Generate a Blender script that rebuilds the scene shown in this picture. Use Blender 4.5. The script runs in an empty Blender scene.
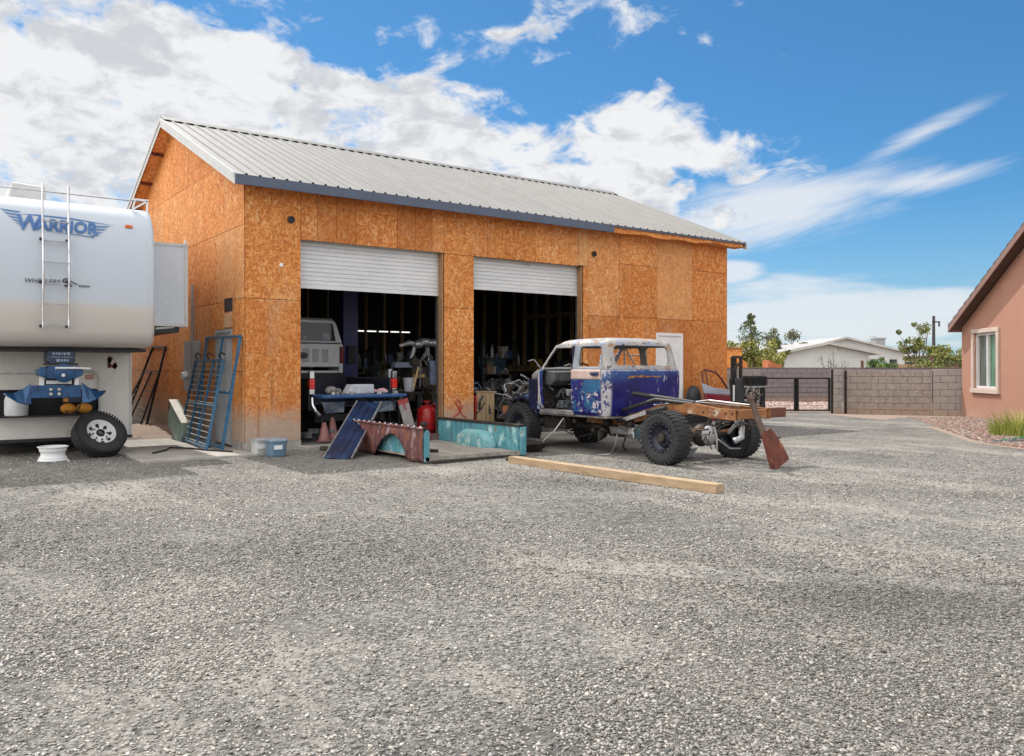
import bpy, bmesh, math, random
import numpy as np
from mathutils import Vector, Matrix
random.seed(7); np.random.seed(7)
S = bpy.context.scene
COL = S.collection
PI = math.pi
R = math.radians

# ------------------------------------------------------------------ helpers
class MB:
    """collects faces; build() links them as ONE mesh object"""
    def __init__(s): s.v = []; s.f = []
    def add(s, vs, fs):
        b = len(s.v); s.v += [tuple(p) for p in vs]; s.f += [tuple(i + b for i in f) for f in fs]; return s
    def box(s, x0, x1, y0, y1, z0, z1):
        return s.add([(x0,y0,z0),(x1,y0,z0),(x1,y1,z0),(x0,y1,z0),(x0,y0,z1),(x1,y0,z1),(x1,y1,z1),(x0,y1,z1)],
                     [(0,3,2,1),(4,5,6,7),(0,1,5,4),(1,2,6,5),(2,3,7,6),(3,0,4,7)])
    def obox(s, c, size, m=None):
        m = m or Matrix.Identity(3); c = Vector(c); h = [d / 2 for d in size]
        vs = [c + m @ Vector((sx*h[0], sy*h[1], sz*h[2])) for sz in (-1,1) for sx, sy in ((-1,-1),(1,-1),(1,1),(-1,1))]
        return s.add(vs, [(0,3,2,1),(4,5,6,7),(0,1,5,4),(1,2,6,5),(2,3,7,6),(3,0,4,7)])
    def bar(s, p0, p1, w, h, up=(0,0,1)):
        p0 = Vector(p0); p1 = Vector(p1); d = (p1 - p0); L = d.length; d.normalize()
        u = Vector(up); a = d.cross(u)
        if a.length < 1e-4: a = d.cross(Vector((1,0,0)))
        a.normalize(); b = a.cross(d)
        m = Matrix((d, a, b)).transposed()
        return s.obox((p0 + p1) / 2, (L, w, h), m)
    def tube(s, pts, r, n=8, closed=False):
        pts = [Vector(p) for p in pts]; k = len(pts); rs = r if isinstance(r, (list, tuple)) else [r] * k
        rings = []; a = None
        for i, p in enumerate(pts):
            d = pts[min(i+1, k-1)] - pts[max(i-1, 0)]
            if d.length < 1e-6: d = Vector((0,0,1))
            d.normalize()
            if a is None:
                a = d.orthogonal().normalized()
            a = (a - d * a.dot(d))
            if a.length < 1e-5: a = d.orthogonal()
            a.normalize(); b = d.cross(a)
            rings.append([p + (a * math.cos(2*PI*j/n) + b * math.sin(2*PI*j/n)) * rs[i] for j in range(n)])
        return s.loft(rings, caps=not closed)
    def loft(s, rings, caps=True, wrap=True):
        n = len(rings[0]); vs = [p for r_ in rings for p in r_]; fs = []
        for i in range(len(rings) - 1):
            for j in range(n if wrap else n - 1):
                k = (j + 1) % n
                fs.append((i*n + j, i*n + k, (i+1)*n + k, (i+1)*n + j))
        if caps and wrap:
            fs.append(tuple(range(n - 1, -1, -1))); fs.append(tuple((len(rings)-1)*n + j for j in range(n)))
        return s.add(vs, fs)
    def cyl(s, p0, p1, r, n=16): return s.tube([p0, p1], r, n)
    def lathe(s, prof, o, axis=(0,0,1), n=24, caps=True):
        """prof: (radius, along)"""
        ax = Vector(axis).normalized(); a = ax.orthogonal().normalized(); b = ax.cross(a); o = Vector(o)
        return s.loft([[o + ax*t + (a*math.cos(2*PI*j/n) + b*math.sin(2*PI*j/n))*max(r, 1e-4) for j in range(n)] for r, t in prof], caps)
    def prism(s, poly, vec):
        v = Vector(vec); n = len(poly); p = [Vector(q) for q in poly]
        vs = p + [q + v for q in p]
        return s.add(vs, [tuple(range(n-1,-1,-1)), tuple(range(n, 2*n))] + [(i, (i+1)%n, n+(i+1)%n, n+i) for i in range(n)])
    def poly(s, pts): return s.add(pts, [tuple(range(len(pts)))])
    def ball(s, c, r, n=10, m=6, sc=(1,1,1)):
        c = Vector(c)
        rings = []
        for i in range(m + 1):
            t = PI * i / m
            rings.append([c + Vector((max(math.sin(t),1e-3)*math.cos(2*PI*j/n)*r*sc[0], max(math.sin(t),1e-3)*math.sin(2*PI*j/n)*r*sc[1], -math.cos(t)*r*sc[2])) for j in range(n)])
        return s.loft(rings)
    def mesh(s, name, recalc=True):
        me = bpy.data.meshes.new(name); me.from_pydata(s.v, [], s.f)
        if recalc:
            bm = bmesh.new(); bm.from_mesh(me); bmesh.ops.recalc_face_normals(bm, faces=bm.faces); bm.to_mesh(me); bm.free()
        return me
    def build(s, name, mat, parent=None, loc=None, bevel=0, smooth=None, recalc=True, solid=0, tone=None):
        o_ = Vector(loc) if loc is not None else (Vector(parent['_o']) if parent is not None and '_o' in parent else Vector((0,0,0)))
        s.v = [tuple(Vector(p) - o_) for p in s.v]
        me = s.mesh(name, recalc)
        if mat is not None:
            for mm in (mat if isinstance(mat, list) else [mat]): me.materials.append(mm)
        o = bpy.data.objects.new(name, me); COL.objects.link(o)
        o['_o'] = tuple(o_)
        if parent is not None:
            o.parent = parent
            po = Vector(parent['_o'])
            o.location = o_ - po
        else: o.location = o_
        if smooth is not None:
            for p in me.polygons: p.use_smooth = True
            me.set_sharp_from_angle(angle=R(smooth))
        if solid:
            md = o.modifiers.new('solid', 'SOLIDIFY'); md.thickness = abs(solid); md.offset = -1 if solid > 0 else 1
        if bevel:
            md = o.modifiers.new('bevel', 'BEVEL'); md.width = bevel; md.segments = 2; md.limit_method = 'ANGLE'; md.angle_limit = R(40)
        if tone is not None:
            at = me.attributes.new('tone', 'FLOAT', 'FACE'); at.data.foreach_set('value', tone)
        return o

def tag(o, label, cat, group=None, kind=None):
    if label: o['label'] = label
    if cat: o['category'] = cat
    if group: o['group'] = group
    if kind: o['kind'] = kind
    return o
def thing(name, loc, label, cat, group=None):
    o = bpy.data.objects.new(name, None); COL.objects.link(o); o.location = loc; o['_o'] = tuple(loc)
    o.empty_display_size = .2
    return tag(o, label, cat, group)
def struct(o): o['kind'] = 'structure'; return o
def copy_thing(o, off, label=None, parent=None):
    c = o.copy(); COL.objects.link(c)
    if parent is None: c.location = Vector(o.location) + Vector(off)
    else: c.parent = parent
    if label: c['label'] = label
    for ch in o.children: copy_thing(ch, off, None, c)
    return c
def rotz(a): return Matrix.Rotation(a, 3, 'Z')
def rotx(a): return Matrix.Rotation(a, 3, 'X')
def roty(a): return Matrix.Rotation(a, 3, 'Y')
# camera frame: lateral / depth from the camera position; layout values come from image pixels
CAM_XY = (-4.574, -13.859)
def W(r, f, z=0.): return Vector((CAM_XY[0] + .8088*r + .588*f, CAM_XY[1] - .588*r + .8088*f, z))
def subtract(rects, holes):
    for hx0, hx1, hz0, hz1 in holes:
        out = []
        for a, b, c, d in rects:
            if hx0 >= b or hx1 <= a or hz0 >= d or hz1 <= c: out.append((a,b,c,d)); continue
            if c < hz0: out.append((a,b,c,hz0))
            if d > hz1: out.append((a,b,hz1,d))
            lo, hi = max(c, hz0), min(d, hz1)
            if a < hx0: out.append((a,hx0,lo,hi))
            if b > hx1: out.append((hx1,b,lo,hi))
        rects = out
    return rects
def clip_poly(poly, f):
    out = []
    for i in range(len(poly)):
        p, q = poly[i], poly[(i+1) % len(poly)]; a, b = f(p), f(q)
        if a >= 0: out.append(p)
        if (a >= 0) != (b >= 0):
            t = a / (a - b); out.append((p[0] + (q[0]-p[0])*t, p[1] + (q[1]-p[1])*t))
    return out

# ------------------------------------------------------------------ materials
class N:
    def __init__(s, name):
        s.m = bpy.data.materials.new(name); s.m.use_nodes = True; s.t = s.m.node_tree
        s.b = s.t.nodes['Principled BSDF']; s.co = s.t.nodes.new('ShaderNodeTexCoord').outputs['Object']
    def n(s, k, **kw):
        x = s.t.nodes.new(k)
        for a, b in kw.items(): setattr(x, a, b)
        return x
    def lk(s, a, b): s.t.links.new(a, b)
    def put(s, sock, val):
        if hasattr(val, 'links') or isinstance(val, bpy.types.NodeSocket): s.lk(val, sock)
        else: sock.default_value = val
    def math(s, op, a, b=0., c=None, clamp=False):
        x = s.n('ShaderNodeMath', operation=op, use_clamp=clamp); s.put(x.inputs[0], a); s.put(x.inputs[1], b)
        if c is not None: s.put(x.inputs[2], c)
        return x.outputs[0]
    def mapping(s, scale=(1,1,1), rot=(0,0,0), loc=(0,0,0), vec=None):
        x = s.n('ShaderNodeMapping'); s.lk(vec or s.co, x.inputs[0]); x.inputs['Scale'].default_value = scale; x.inputs['Rotation'].default_value = rot; x.inputs['Location'].default_value = loc
        return x.outputs[0]
    def noise(s, scale, detail=4, rough=.55, vec=None, dist=0, col=False):
        x = s.n('ShaderNodeTexNoise'); s.lk(vec or s.co, x.inputs['Vector']); x.inputs['Scale'].default_value = scale
        x.inputs['Detail'].default_value = detail; x.inputs['Roughness'].default_value = rough; x.inputs['Distortion'].default_value = dist
        return x.outputs['Color' if col else 'Fac']
    def vor(s, scale, vec=None, feature='F1', rnd=1):
        x = s.n('ShaderNodeTexVoronoi', feature=feature); s.lk(vec or s.co, x.inputs['Vector']); x.inputs['Scale'].default_value = scale; x.inputs['Randomness'].default_value = rnd
        return x
    def sm(s, v, lo, hi):
        x = s.n('ShaderNodeMapRange', interpolation_type='SMOOTHSTEP'); s.put(x.inputs[0], v); x.inputs[1].default_value = lo; x.inputs[2].default_value = hi
        return x.outputs[0]
    def ramp(s, v, stops):
        x = s.n('ShaderNodeValToRGB'); s.put(x.inputs[0], v); e = x.color_ramp.elements
        while len(e) < len(stops): e.new(.5)
        for i, (p, c) in enumerate(stops): e[i].position = p; e[i].color = (*c, 1)
        return x.outputs[0]
    def mix(s, f, a, b, mode='MIX'):
        x = s.n('ShaderNodeMix', data_type='RGBA', blend_type=mode); s.put(x.inputs[0], f)
        for i, q in ((6, a), (7, b)):
            if isinstance(q, tuple): q = (*q, 1)[:4]
            s.put(x.inputs[i], q)
        return x.outputs[2]
    def bump(s, h, strength=.4, dist=.01, prev=None):
        x = s.n('ShaderNodeBump'); s.put(x.inputs['Height'], h); x.inputs['Strength'].default_value = strength; x.inputs['Distance'].default_value = dist
        if prev is not None: s.lk(prev, x.inputs['Normal'])
        return x.outputs[0]
    def attr(s, name, out='Fac'):
        x = s.n('ShaderNodeAttribute', attribute_name=name); return x.outputs[out]
    def sep(s, vec=None):
        x = s.n('ShaderNodeSeparateXYZ'); s.lk(vec or s.co, x.inputs[0]); return x.outputs
    def done(s, col=None, rough=.6, metal=0, normal=None, spec=None):
        if col is not None: s.put(s.b.inputs['Base Color'], (*col, 1) if isinstance(col, tuple) else col)
        s.put(s.b.inputs['Roughness'], rough); s.put(s.b.inputs['Metallic'], metal)
        if spec is not None: s.b.inputs['Specular IOR Level'].default_value = spec
        if normal is not None: s.lk(normal, s.b.inputs['Normal'])
        return s.m

def surf(name, c1, c2=None, scale=6, rough=.6, metal=0, bump=.0, bscale=60, layers=(), spec=None, rvar=.15, stretch=None):
    """base colour pair mixed by noise, then layers of wear with a shape of their own: (colour, scale, lo, hi, roughness)"""
    g = N(name); c2 = c2 or tuple(x*.78 for x in c1)
    v = g.mapping(stretch) if stretch else None
    col = g.mix(g.sm(g.noise(scale, 6, .6, v), .32, .68), c1, c2)
    col = g.mix(g.math('MULTIPLY', g.noise(scale*9, 3, .6, v), .22), col, (.02,.02,.02), 'MIX')
    ro = g.math('ADD', rough - rvar/2, g.math('MULTIPLY', g.noise(scale*3, 4), rvar))
    for i, (c, sc, lo, hi, rr) in enumerate(layers):
        vv = g.mapping((1,1,1), (0,0,0), (3.1*i+1.7, 5.3*i, 2.9*i), v)
        f = g.sm(g.noise(sc, 7, .62, vv), lo, hi)
        col = g.mix(f, col, c); ro = g.math('ADD', g.math('MULTIPLY', ro, g.math('SUBTRACT', 1, f)), g.math('MULTIPLY', f, rr))
    nr = g.bump(g.noise(bscale, 4), bump, .01) if bump else None
    return g.done(col, ro, metal, nr, spec)

def make_osb(name='osb_sheathing', base=((.39,.12,.024),(.57,.20,.045),(.74,.34,.108)), weather=False):
    g = N(name)
    wob = g.n('ShaderNodeVectorMath', operation='ADD'); g.lk(g.co, wob.inputs[0])
    wv = g.n('ShaderNodeVectorMath', operation='SCALE'); g.lk(g.noise(9, 2, col=True), wv.inputs[0]); wv.inputs['Scale'].default_value = .10
    g.lk(wv.outputs[0], wob.inputs[1]); w = wob.outputs[0]
    a = g.vor(1, g.mapping((44,44,13), (.0,.3,.5), vec=w)); b = g.vor(1, g.mapping((15,15,40), (.5,.5,.1), vec=w)); c = g.vor(1, g.mapping((26,26,16), (.9,.7,.3), vec=w))
    ca = g.sep(a.outputs['Color']); cb = g.sep(b.outputs['Color']); cc = g.sep(c.outputs['Color'])
    pick = g.math('GREATER_THAN', cc[0], .5)
    v = g.math('ADD', g.math('MULTIPLY', ca[0], pick), g.math('MULTIPLY', cb[0], g.math('SUBTRACT', 1, pick)))
    v = g.math('ADD', g.math('MULTIPLY', v, .80), g.math('MULTIPLY', g.noise(90, 2), .22))
    big = g.noise(.9, 4); v = g.math('ADD', v, g.math('MULTIPLY', g.math('SUBTRACT', big, .5), .70))
    col = g.ramp(v, [(.12, base[0]), (.5, base[1]), (.9, base[2])])
    pale = g.sm(g.math('ADD', g.math('MULTIPLY', cc[1], .6), g.math('MULTIPLY', g.noise(2.2, 4), .6)), .80, .93)
    col = g.mix(g.math('MULTIPLY', pale, .55), col, (.82,.53,.265))
    dark = g.sm(g.noise(26, 3), .64, .74); col = g.mix(g.math('MULTIPLY', dark, .6), col, (.14,.045,.012))
    tone = g.attr('tone')
    col = g.mix(g.math('MULTIPLY', g.math('MAXIMUM', tone, 0.), 1.), col, (.56,.33,.16))
    col = g.mix(g.math('MULTIPLY', g.math('MAXIMUM', g.math('MULTIPLY', tone, -1.), 0.), 1.), col, (.30,.085,.018))
    if weather:
        z = g.sep()[2]
        f = g.math('MULTIPLY', g.sm(g.math('ADD', z, g.math('MULTIPLY', g.math('SUBTRACT', g.noise(3.5, 6, .65), .5), .9)), .95, .30), .8)
        col = g.mix(f, col, (.36,.31,.26))
        st = g.sm(g.noise(1., 6, .62, g.mapping((7,7,.5))), .55, .72); col = g.mix(g.math('MULTIPLY', st, .5), col, (.25,.095,.03))
        gy = g.sm(g.noise(.8, 6, .65, g.mapping((2.2,2.2,.6),(0,0,0),(7,1,2))), .54, .74); col = g.mix(g.math('MULTIPLY', gy, .30), col, (.46,.33,.21))
    return g.done(col, .72, 0, g.bump(v, .25, .004), .3)
OSB = make_osb(weather=True)
OSBP = make_osb('osb_plain')

def make_gravel():
    g = N('gravel_ground')
    v1 = g.vor(62); v2 = g.vor(130); r1 = g.sep(v1.outputs['Color']); r2 = g.sep(v2.outputs['Color'])
    grain = g.noise(75, 10, .78)
    t = g.math('ADD', g.math('ADD', g.math('MULTIPLY', r1[0], .34), g.math('MULTIPLY', r2[0], .26)), g.math('MULTIPLY', grain, .40))
    col = g.ramp(t, [(.24,(.03,.029,.028)), (.42,(.085,.082,.077)), (.58,(.172,.165,.153)), (.80,(.46,.445,.41))])
    fines = g.sm(g.noise(.42, 9, .68, g.mapping((1.7,.55,1),(0,0,R(-36)),(2,5,0))), .49, .62); fine2 = g.sm(g.noise(2.6, 8, .66), .50, .70)
    ff = g.math('MAXIMUM', g.math('MULTIPLY', fines, .62), g.math('MULTIPLY', fine2, .30))
    col = g.mix(ff, col, g.mix(g.noise(150, 4, .7), (.43,.405,.36), (.27,.252,.222)))
    dk = g.sm(g.noise(.42, 7, .66, g.mapping((1,1.5,1),(0,0,.6),(13,7,0))), .50, .66); col = g.mix(g.math('MULTIPLY', dk, .66), col, (.06,.059,.056))
    tan = g.sm(g.noise(1.1, 6, .62, g.mapping((1,1,1),(0,0,0),(41,17,0))), .62, .76); col = g.mix(g.math('MULTIPLY', tan, .42), col, (.26,.19,.12))
    pal = g.sm(g.noise(2.0, 5, .6, g.mapping((1,1,1),(0,0,0),(4,27,0))), .70, .78); col = g.mix(g.math('MULTIPLY', pal, .4), col, (.42,.40,.36))
    mid = g.noise(5.5, 7, .72, g.mapping((1,1,1),(0,0,0),(21,3,0))); col = g.mix(g.math('MULTIPLY', g.sm(mid, .52, .68), .40), col, (.085,.084,.08)); col = g.mix(g.math('MULTIPLY', g.sm(mid, .47, .34), .26), col, (.32,.305,.28))
    speck = g.sm(g.noise(15, 8, .80), .47, .60); col = g.mix(g.math('MULTIPLY', speck, .42), col, (.38,.365,.335))
    sp2 = g.sm(g.noise(26, 5, .7, g.mapping((1,1,1),(0,0,0),(8,3,0))), .52, .62); col = g.mix(g.math('MULTIPLY', sp2, .62), col, (.07,.069,.066))
    dv = g.n('ShaderNodeVectorMath', operation='DISTANCE'); g.lk(g.mapping((1,.62,1),(0,0,R(30)),(-1.9,7.6,0)), dv.inputs[0]); dv.inputs[1].default_value = (11.8,7.0,0)
    fresh = g.sm(g.math('ADD', dv.outputs['Value'], g.math('MULTIPLY', g.noise(1.2, 6, .65), 3.2)), 4.6, 2.4); col = g.mix(g.math('MULTIPLY', fresh, .5), col, (.075,.075,.074))
    h = g.math('SUBTRACT', 1, v1.outputs['Distance'])
    nr = g.bump(h, .7, .010, g.bump(grain, .7, .010))
    return g.done(col, .92, 0, nr, .2)
GRAVEL = make_gravel()

def simple(name, c, rough=.6, metal=0): return surf(name, c, None, 5, rough, metal)
CONC = surf('concrete', (.42,.40,.36), (.30,.285,.26), 2.5, .85, 0, .3, 90, [((.20,.18,.15), 1.6, .56, .72, .9)])
FLOOR = surf('shop_floor', (.12,.115,.11), (.07,.068,.065), 2, .6, 0, .15, 60, [((.03,.03,.03), 1.4, .54, .68, .4)])  # slab tones darkened to put the bays' shade into the colour
WHITE = surf('white_paint', (.78,.79,.80), (.70,.71,.72), 3, .45, 0, .02)
ROOFM = surf('galvalume_roof', (.235,.232,.226), (.20,.197,.19), .8, .6, .0, .0, 30, [((.20,.19,.178), .9, .54, .72, .65)], stretch=(6,1,1))
FASCIA = surf('slate_blue_trim', (.075,.10,.155), (.062,.082,.13), 3, .5)
TRIM = surf('pale_metal_trim', (.58,.58,.56), (.50,.50,.49), 3, .4, .2)
DOORM = surf('roller_door_paint', (.70,.71,.72), (.62,.63,.65), 1.2, .45, .1, .02, 40, [((.48,.47,.46), 1.5, .60, .76, .6)], stretch=(1,1,3))
SHADESKIN = surf('shade_black_skin', (.028,.024,.022), (.018,.016,.016), 3, .85)  # inner walls coloured near-black to stand in for the bays' shade
CEIL = surf('black_and_shade_fill', (.016,.016,.018), None, 3, .8)  # near-black stands in for shade under the roof and inside recesses
LUMBER = surf('stud_lumber', (.62,.45,.26), (.50,.34,.18), 3, .75, 0, .1, 40, stretch=(8,8,1))
BEAMW = surf('sawn_beam_wood', (.46,.34,.215), (.33,.225,.13), 2.2, .8, 0, .35, 60, [((.20,.135,.08), 2.5, .56, .70, .85), ((.12,.075,.045), 7, .66, .72, .85)], stretch=(9,1,9))
BLACK = surf('black_metal', (.018,.018,.02), (.03,.03,.032), 6, .5, .3)
GREASE = surf('greasy_dark_iron', (.035,.033,.032), (.07,.06,.05), 14, .55, .5, .4, 40, [((.14,.075,.035), 8, .58, .70, .8)])
STEEL = surf('dull_steel', (.42,.42,.43), (.28,.28,.29), 9, .35, .8, .1, 50)
CHROME = surf('worn_chrome', (.70,.71,.73), (.5,.5,.52), 7, .18, 1.)
ALLOY = surf('cast_alloy', (.55,.56,.57), (.40,.41,.42), 10, .4, .7, .3, 60)
RUBBER = surf('tyre_rubber', (.016,.017,.020), (.028,.028,.030), 9, .8, 0, .3, 60)
RUSTFR = surf('rusty_frame', (.36,.16,.06), (.22,.085,.035), 5, .85, .1, .5, 50, [((.48,.36,.26), 4, .55, .66, .8), ((.09,.04,.02), 7, .58, .70, .9)])
RUSTRED = surf('red_rust', (.19,.045,.025), (.11,.03,.02), 5, .7, .1, .4, 50, [((.34,.14,.07), 5, .58, .68, .85), ((.03,.015,.012), 4, .58, .70, .6)])
RUSTPUR = surf('purple_rust_primer', (.17,.062,.062), (.10,.04,.045), 4, .65, .1, .3, 40, [((.30,.22,.22), 4, .55, .66, .7), ((.20,.075,.035), 5, .52, .62, .9), ((.05,.022,.022), 6, .57, .66, .8), ((.40,.30,.28), 12, .64, .70, .8)], stretch=(2.2,2.2,.7))
BLUECH = surf('chipped_deep_blue', (.007,.009,.045), (.004,.006,.022), 3, .45, .1, .06, 40, [((.03,.12,.32), 2.4, .56, .66, .4), ((.42,.42,.50), 6, .655, .69, .7), ((.26,.10,.03), 8, .68, .72, .9)], stretch=(1.6,1.6,.7))
DOORBL = surf('chipped_turquoise_door', (.02,.13,.28), (.015,.08,.20), 3.5, .5, .0, .06, 40, [((.012,.015,.13), 4, .50, .56, .5), ((.46,.42,.44), 5, .60, .64, .75), ((.26,.30,.38), 11, .58, .64, .7), ((.24,.10,.05), 8, .62, .66, .9), ((.03,.02,.02), 15, .64, .68, .9)])
PRIMER = surf('worn_pale_primer', (.44,.42,.395), (.29,.285,.285), 5, .65, 0, .15, 40, [((.25,.28,.36), 4, .52, .60, .6), ((.30,.20,.14), 7, .54, .62, .85), ((.07,.06,.065), 12, .59, .64, .8), ((.30,.10,.035), 5, .64, .70, .9)])
PINK = surf('pink_primer', (.48,.34,.30), (.54,.44,.40), 4, .65, 0, .1, 40, [((.30,.22,.20), 6, .64, .70, .8)])
TURQ = surf('turquoise_paint', (.10,.32,.37), (.065,.23,.29), 4, .55, 0, .08, 40, [((.34,.53,.54), 4, .53, .64, .7), ((.20,.15,.11), 5, .58, .68, .9), ((.10,.055,.035), 11, .62, .67, .9)], stretch=(1,1,.6))
TURQL = surf('pale_turquoise_paint', (.20,.43,.46), (.11,.31,.36), 4, .6, 0, .1, 40, [((.36,.50,.50), 5, .54, .62, .7), ((.16,.11,.08), 4, .57, .66, .9), ((.07,.05,.04), 10, .62, .68, .9)])
BEDFL = surf('worn_bed_floor', (.40,.37,.33), (.28,.25,.22), 2, .8, .1, .3, 50, [((.16,.12,.09), 3, .56, .68, .9)], stretch=(3,.5,1))
NAVY = surf('dark_blue_panel', (.008,.026,.095), (.005,.012,.045), 4, .4, .1, .05, 40, [((.02,.12,.22), 2.2, .53, .64, .35), ((.22,.32,.42), 9, .69, .73, .6)], stretch=(1,1,1))
RACKBL = surf('blue_rack_paint', (.022,.13,.25), (.015,.085,.18), 6, .45, .1, .1, 60, [((.16,.09,.05), 9, .64, .70, .9)])
RED = surf('red_gloss', (.45,.018,.018), (.36,.012,.014), 4, .25)
TRAILW = surf('trailer_white', (.72,.74,.76), (.66,.68,.70), 1.2, .3, 0, .015, 8)
TRAILB = surf('trailer_lower_beige', (.72,.695,.655), (.66,.635,.59), 1.2, .35, 0, .02, 8, [((.36,.32,.27), 1.6, .60, .78, .5)])
HITCHB = surf('hitch_blue', (.018,.085,.21), (.012,.055,.145), 6, .4, .3, .1, 50, [((.02,.02,.03), 6, .58, .68, .7)])
def surf2(*a, **k): return surf(*a, **k)
# ------------------------------------------------------------------ ground
GX = (-6., 30., -26., 16.)
g_ = N('desert_soil'); c_ = g_.mix(g_.noise(.08, 6), (.36,.29,.21), (.27,.22,.16)); DESERT = g_.done(g_.mix(g_.noise(12, 4), c_, (.22,.18,.14)), .95, 0, g_.bump(g_.noise(20, 4), .4, .02))
m = MB(); m.poly([(-900,-900,-.012),(900,-900,-.012),(900,900,-.012),(-900,900,-.012)]); struct(m.build('desert_ground', DESERT, recalc=False))
# gravel yard: a gently uneven sheet
nx, ny = 240, 220; xs = np.linspace(-22, 24, nx); ys = np.linspace(-24, 9.2, ny)
def yard_z(x, y):
    return .006 + .5*(.012*math.sin(x*.9+1.3*math.sin(y*.6)) + .010*math.sin(y*1.4+x*.35) + .006*math.sin(x*2.7-y*1.9))
edge = [W(5.5,26.2), W(12.6,24.6), W(12.2,20.5), W(9.0,15.6), W(9.6,10), W(10.5,4), W(11,-8)]
def inside_yard(x, y):
    r = (x-CAM_XY[0])*.8088 - (y-CAM_XY[1])*.588; f = (x-CAM_XY[0])*.588 + (y-CAM_XY[1])*.8088
    lim = np.interp(f, [-10, 4, 10, 15.6, 20.5, 24.6, 30], [11.5, 11.0, 9.9, 9.3, 10.8, 11.8, 12.6]) + .12*math.sin(f*2.1) + .10*math.sin(f*5.3+1)
    return r < lim and f < 26.2 + .1*math.sin(r*3)
m = MB(); vs = [(x, y, yard_z(x, y) if not (-.3 < x < 12.5 and y > -.25) else -.006) for y in ys for x in xs]
fs = []
for j in range(ny-1):
    for i in range(nx-1):
        cx, cy = (xs[i]+xs[i+1])/2, (ys[j]+ys[j+1])/2
        if inside_yard(cx, cy): fs.append((j*nx+i, j*nx+i+1, (j+1)*nx+i+1, (j+1)*nx+i))
m.add(vs, fs); struct(m.build('gravel_yard', GRAVEL, recalc=False, smooth=180))

ICO = bmesh.new(); bmesh.ops.create_icosphere(ICO, subdivisions=1, radius=1)
ICV0 = np.array([v.co[:] for v in ICO.verts]); ICF0 = np.array([[v.index for v in f.verts] for f in ICO.faces]); ICO.free()
OCV = np.array([(1,0,0),(-.5,.87,0),(-.5,-.87,0),(.45,.75,.72),(-.9,.05,.62),(.5,-.7,.66)]); OCF = np.array([(0,2,1),(3,4,5),(0,1,3),(1,4,3),(1,2,4),(2,5,4),(2,0,5),(0,3,5)])
def scatter(name, pts, sizes, cols, mat, squash=.62, sharp=False):
    ICV, ICF = (OCV, OCF) if sharp else (ICV0, ICF0)
    n = len(pts); k = len(ICV)
    V = np.repeat(ICV[None], n, 0) * (1 + np.random.uniform(-.28, .28, (n, k, 1)))
    sc = np.stack([np.random.uniform(.75, 1.3, n), np.random.uniform(.75, 1.3, n), np.random.uniform(squash*.7, squash*1.3, n)], 1)
    V = V * sc[:, None, :]
    a = np.random.uniform(0, 2*PI, n); t = np.random.normal(0, .35, n)
    ct, st = np.cos(t)[:, None], np.sin(t)[:, None]
    V = np.stack([V[..., 0], V[..., 1]*ct - V[..., 2]*st, V[..., 1]*st + V[..., 2]*ct], -1)
    ca, sa = np.cos(a)[:, None], np.sin(a)[:, None]
    V = np.stack([V[..., 0]*ca - V[..., 1]*sa, V[..., 0]*sa + V[..., 1]*ca, V[..., 2]], -1)
    V = V * np.array(sizes)[:, None, None] + np.array(pts)[:, None, :]
    Fc = (ICF[None] + (np.arange(n)*k)[:, None, None]).reshape(-1, 3)
    me = bpy.data.meshes.new(name)
    me.vertices.add(n*k); me.vertices.foreach_set('co', V.reshape(-1).astype(np.float32))
    me.loops.add(len(Fc)*3); me.loops.foreach_set('vertex_index', Fc.reshape(-1).astype(np.int32))
    me.polygons.add(len(Fc)); me.polygons.foreach_set('loop_start', (np.arange(len(Fc))*3).astype(np.int32))
    at = me.attributes.new('stone', 'FLOAT_COLOR', 'FACE')
    cc = np.repeat(np.concatenate([np.array(cols), np.ones((n, 1))], 1)[:, None, :], len(ICF), 1)
    at.data.foreach_set('color', cc.reshape(-1).astype(np.float32))
    me.update(); me.materials.append(mat)
    o = bpy.data.objects.new(name, me); COL.objects.link(o); return o
g_ = N('loose_stone'); STONE = g_.done(g_.mix(g_.math('MULTIPLY', g_.noise(160, 3), .35), g_.attr('stone', 'Color'), (.10,.097,.09)), .9, 0, None, .2)
pts, sz, cl = [], [], []
def patch(x, y): return math.sin(x*1.1+2*math.sin(y*.7)) + math.sin(y*1.7+1.3*math.sin(x*1.3)) + .7*math.sin(x*3.1+y*2.3)
NST = 185000
while len(pts) < NST:
    f = 2.3 + 12.5*random.random()**1.5; r = random.uniform(-.78, .78)*f + random.uniform(-.8, .8)
    p = W(r, f)
    if random.random() > (14.8-f)/8.5: continue
    q = patch(p.x, p.y)
    if q > .5 and random.random() < .74: continue
    if p.y > -3.0 and p.x > -.2: continue
    s_ = min(.016, max(.0035, random.lognormvariate(math.log(.0058), .33)))*(1 + .03*(f-3))
    pts.append((p.x, p.y, yard_z(p.x, p.y) + s_*.15)); sz.append(s_)
    b = random.random(); v = (.12 + .10*random.random() if b < .36 else (.24 + .17*random.random() if b < .86 else .42 + .14*random.random()))*(.93 + .15*patch(p.x*.7+3, p.y*.7))
    w = random.uniform(-.01, .07); v *= 1.10; cl.append((v*(1.03+w), v, v*(.955-w*1.1)))
o = scatter('gravel_stones', pts, sz, cl, STONE, .7, True); tag(o, 'loose grey crushed gravel strewn over the yard', 'gravel', None, 'stuff')

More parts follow.
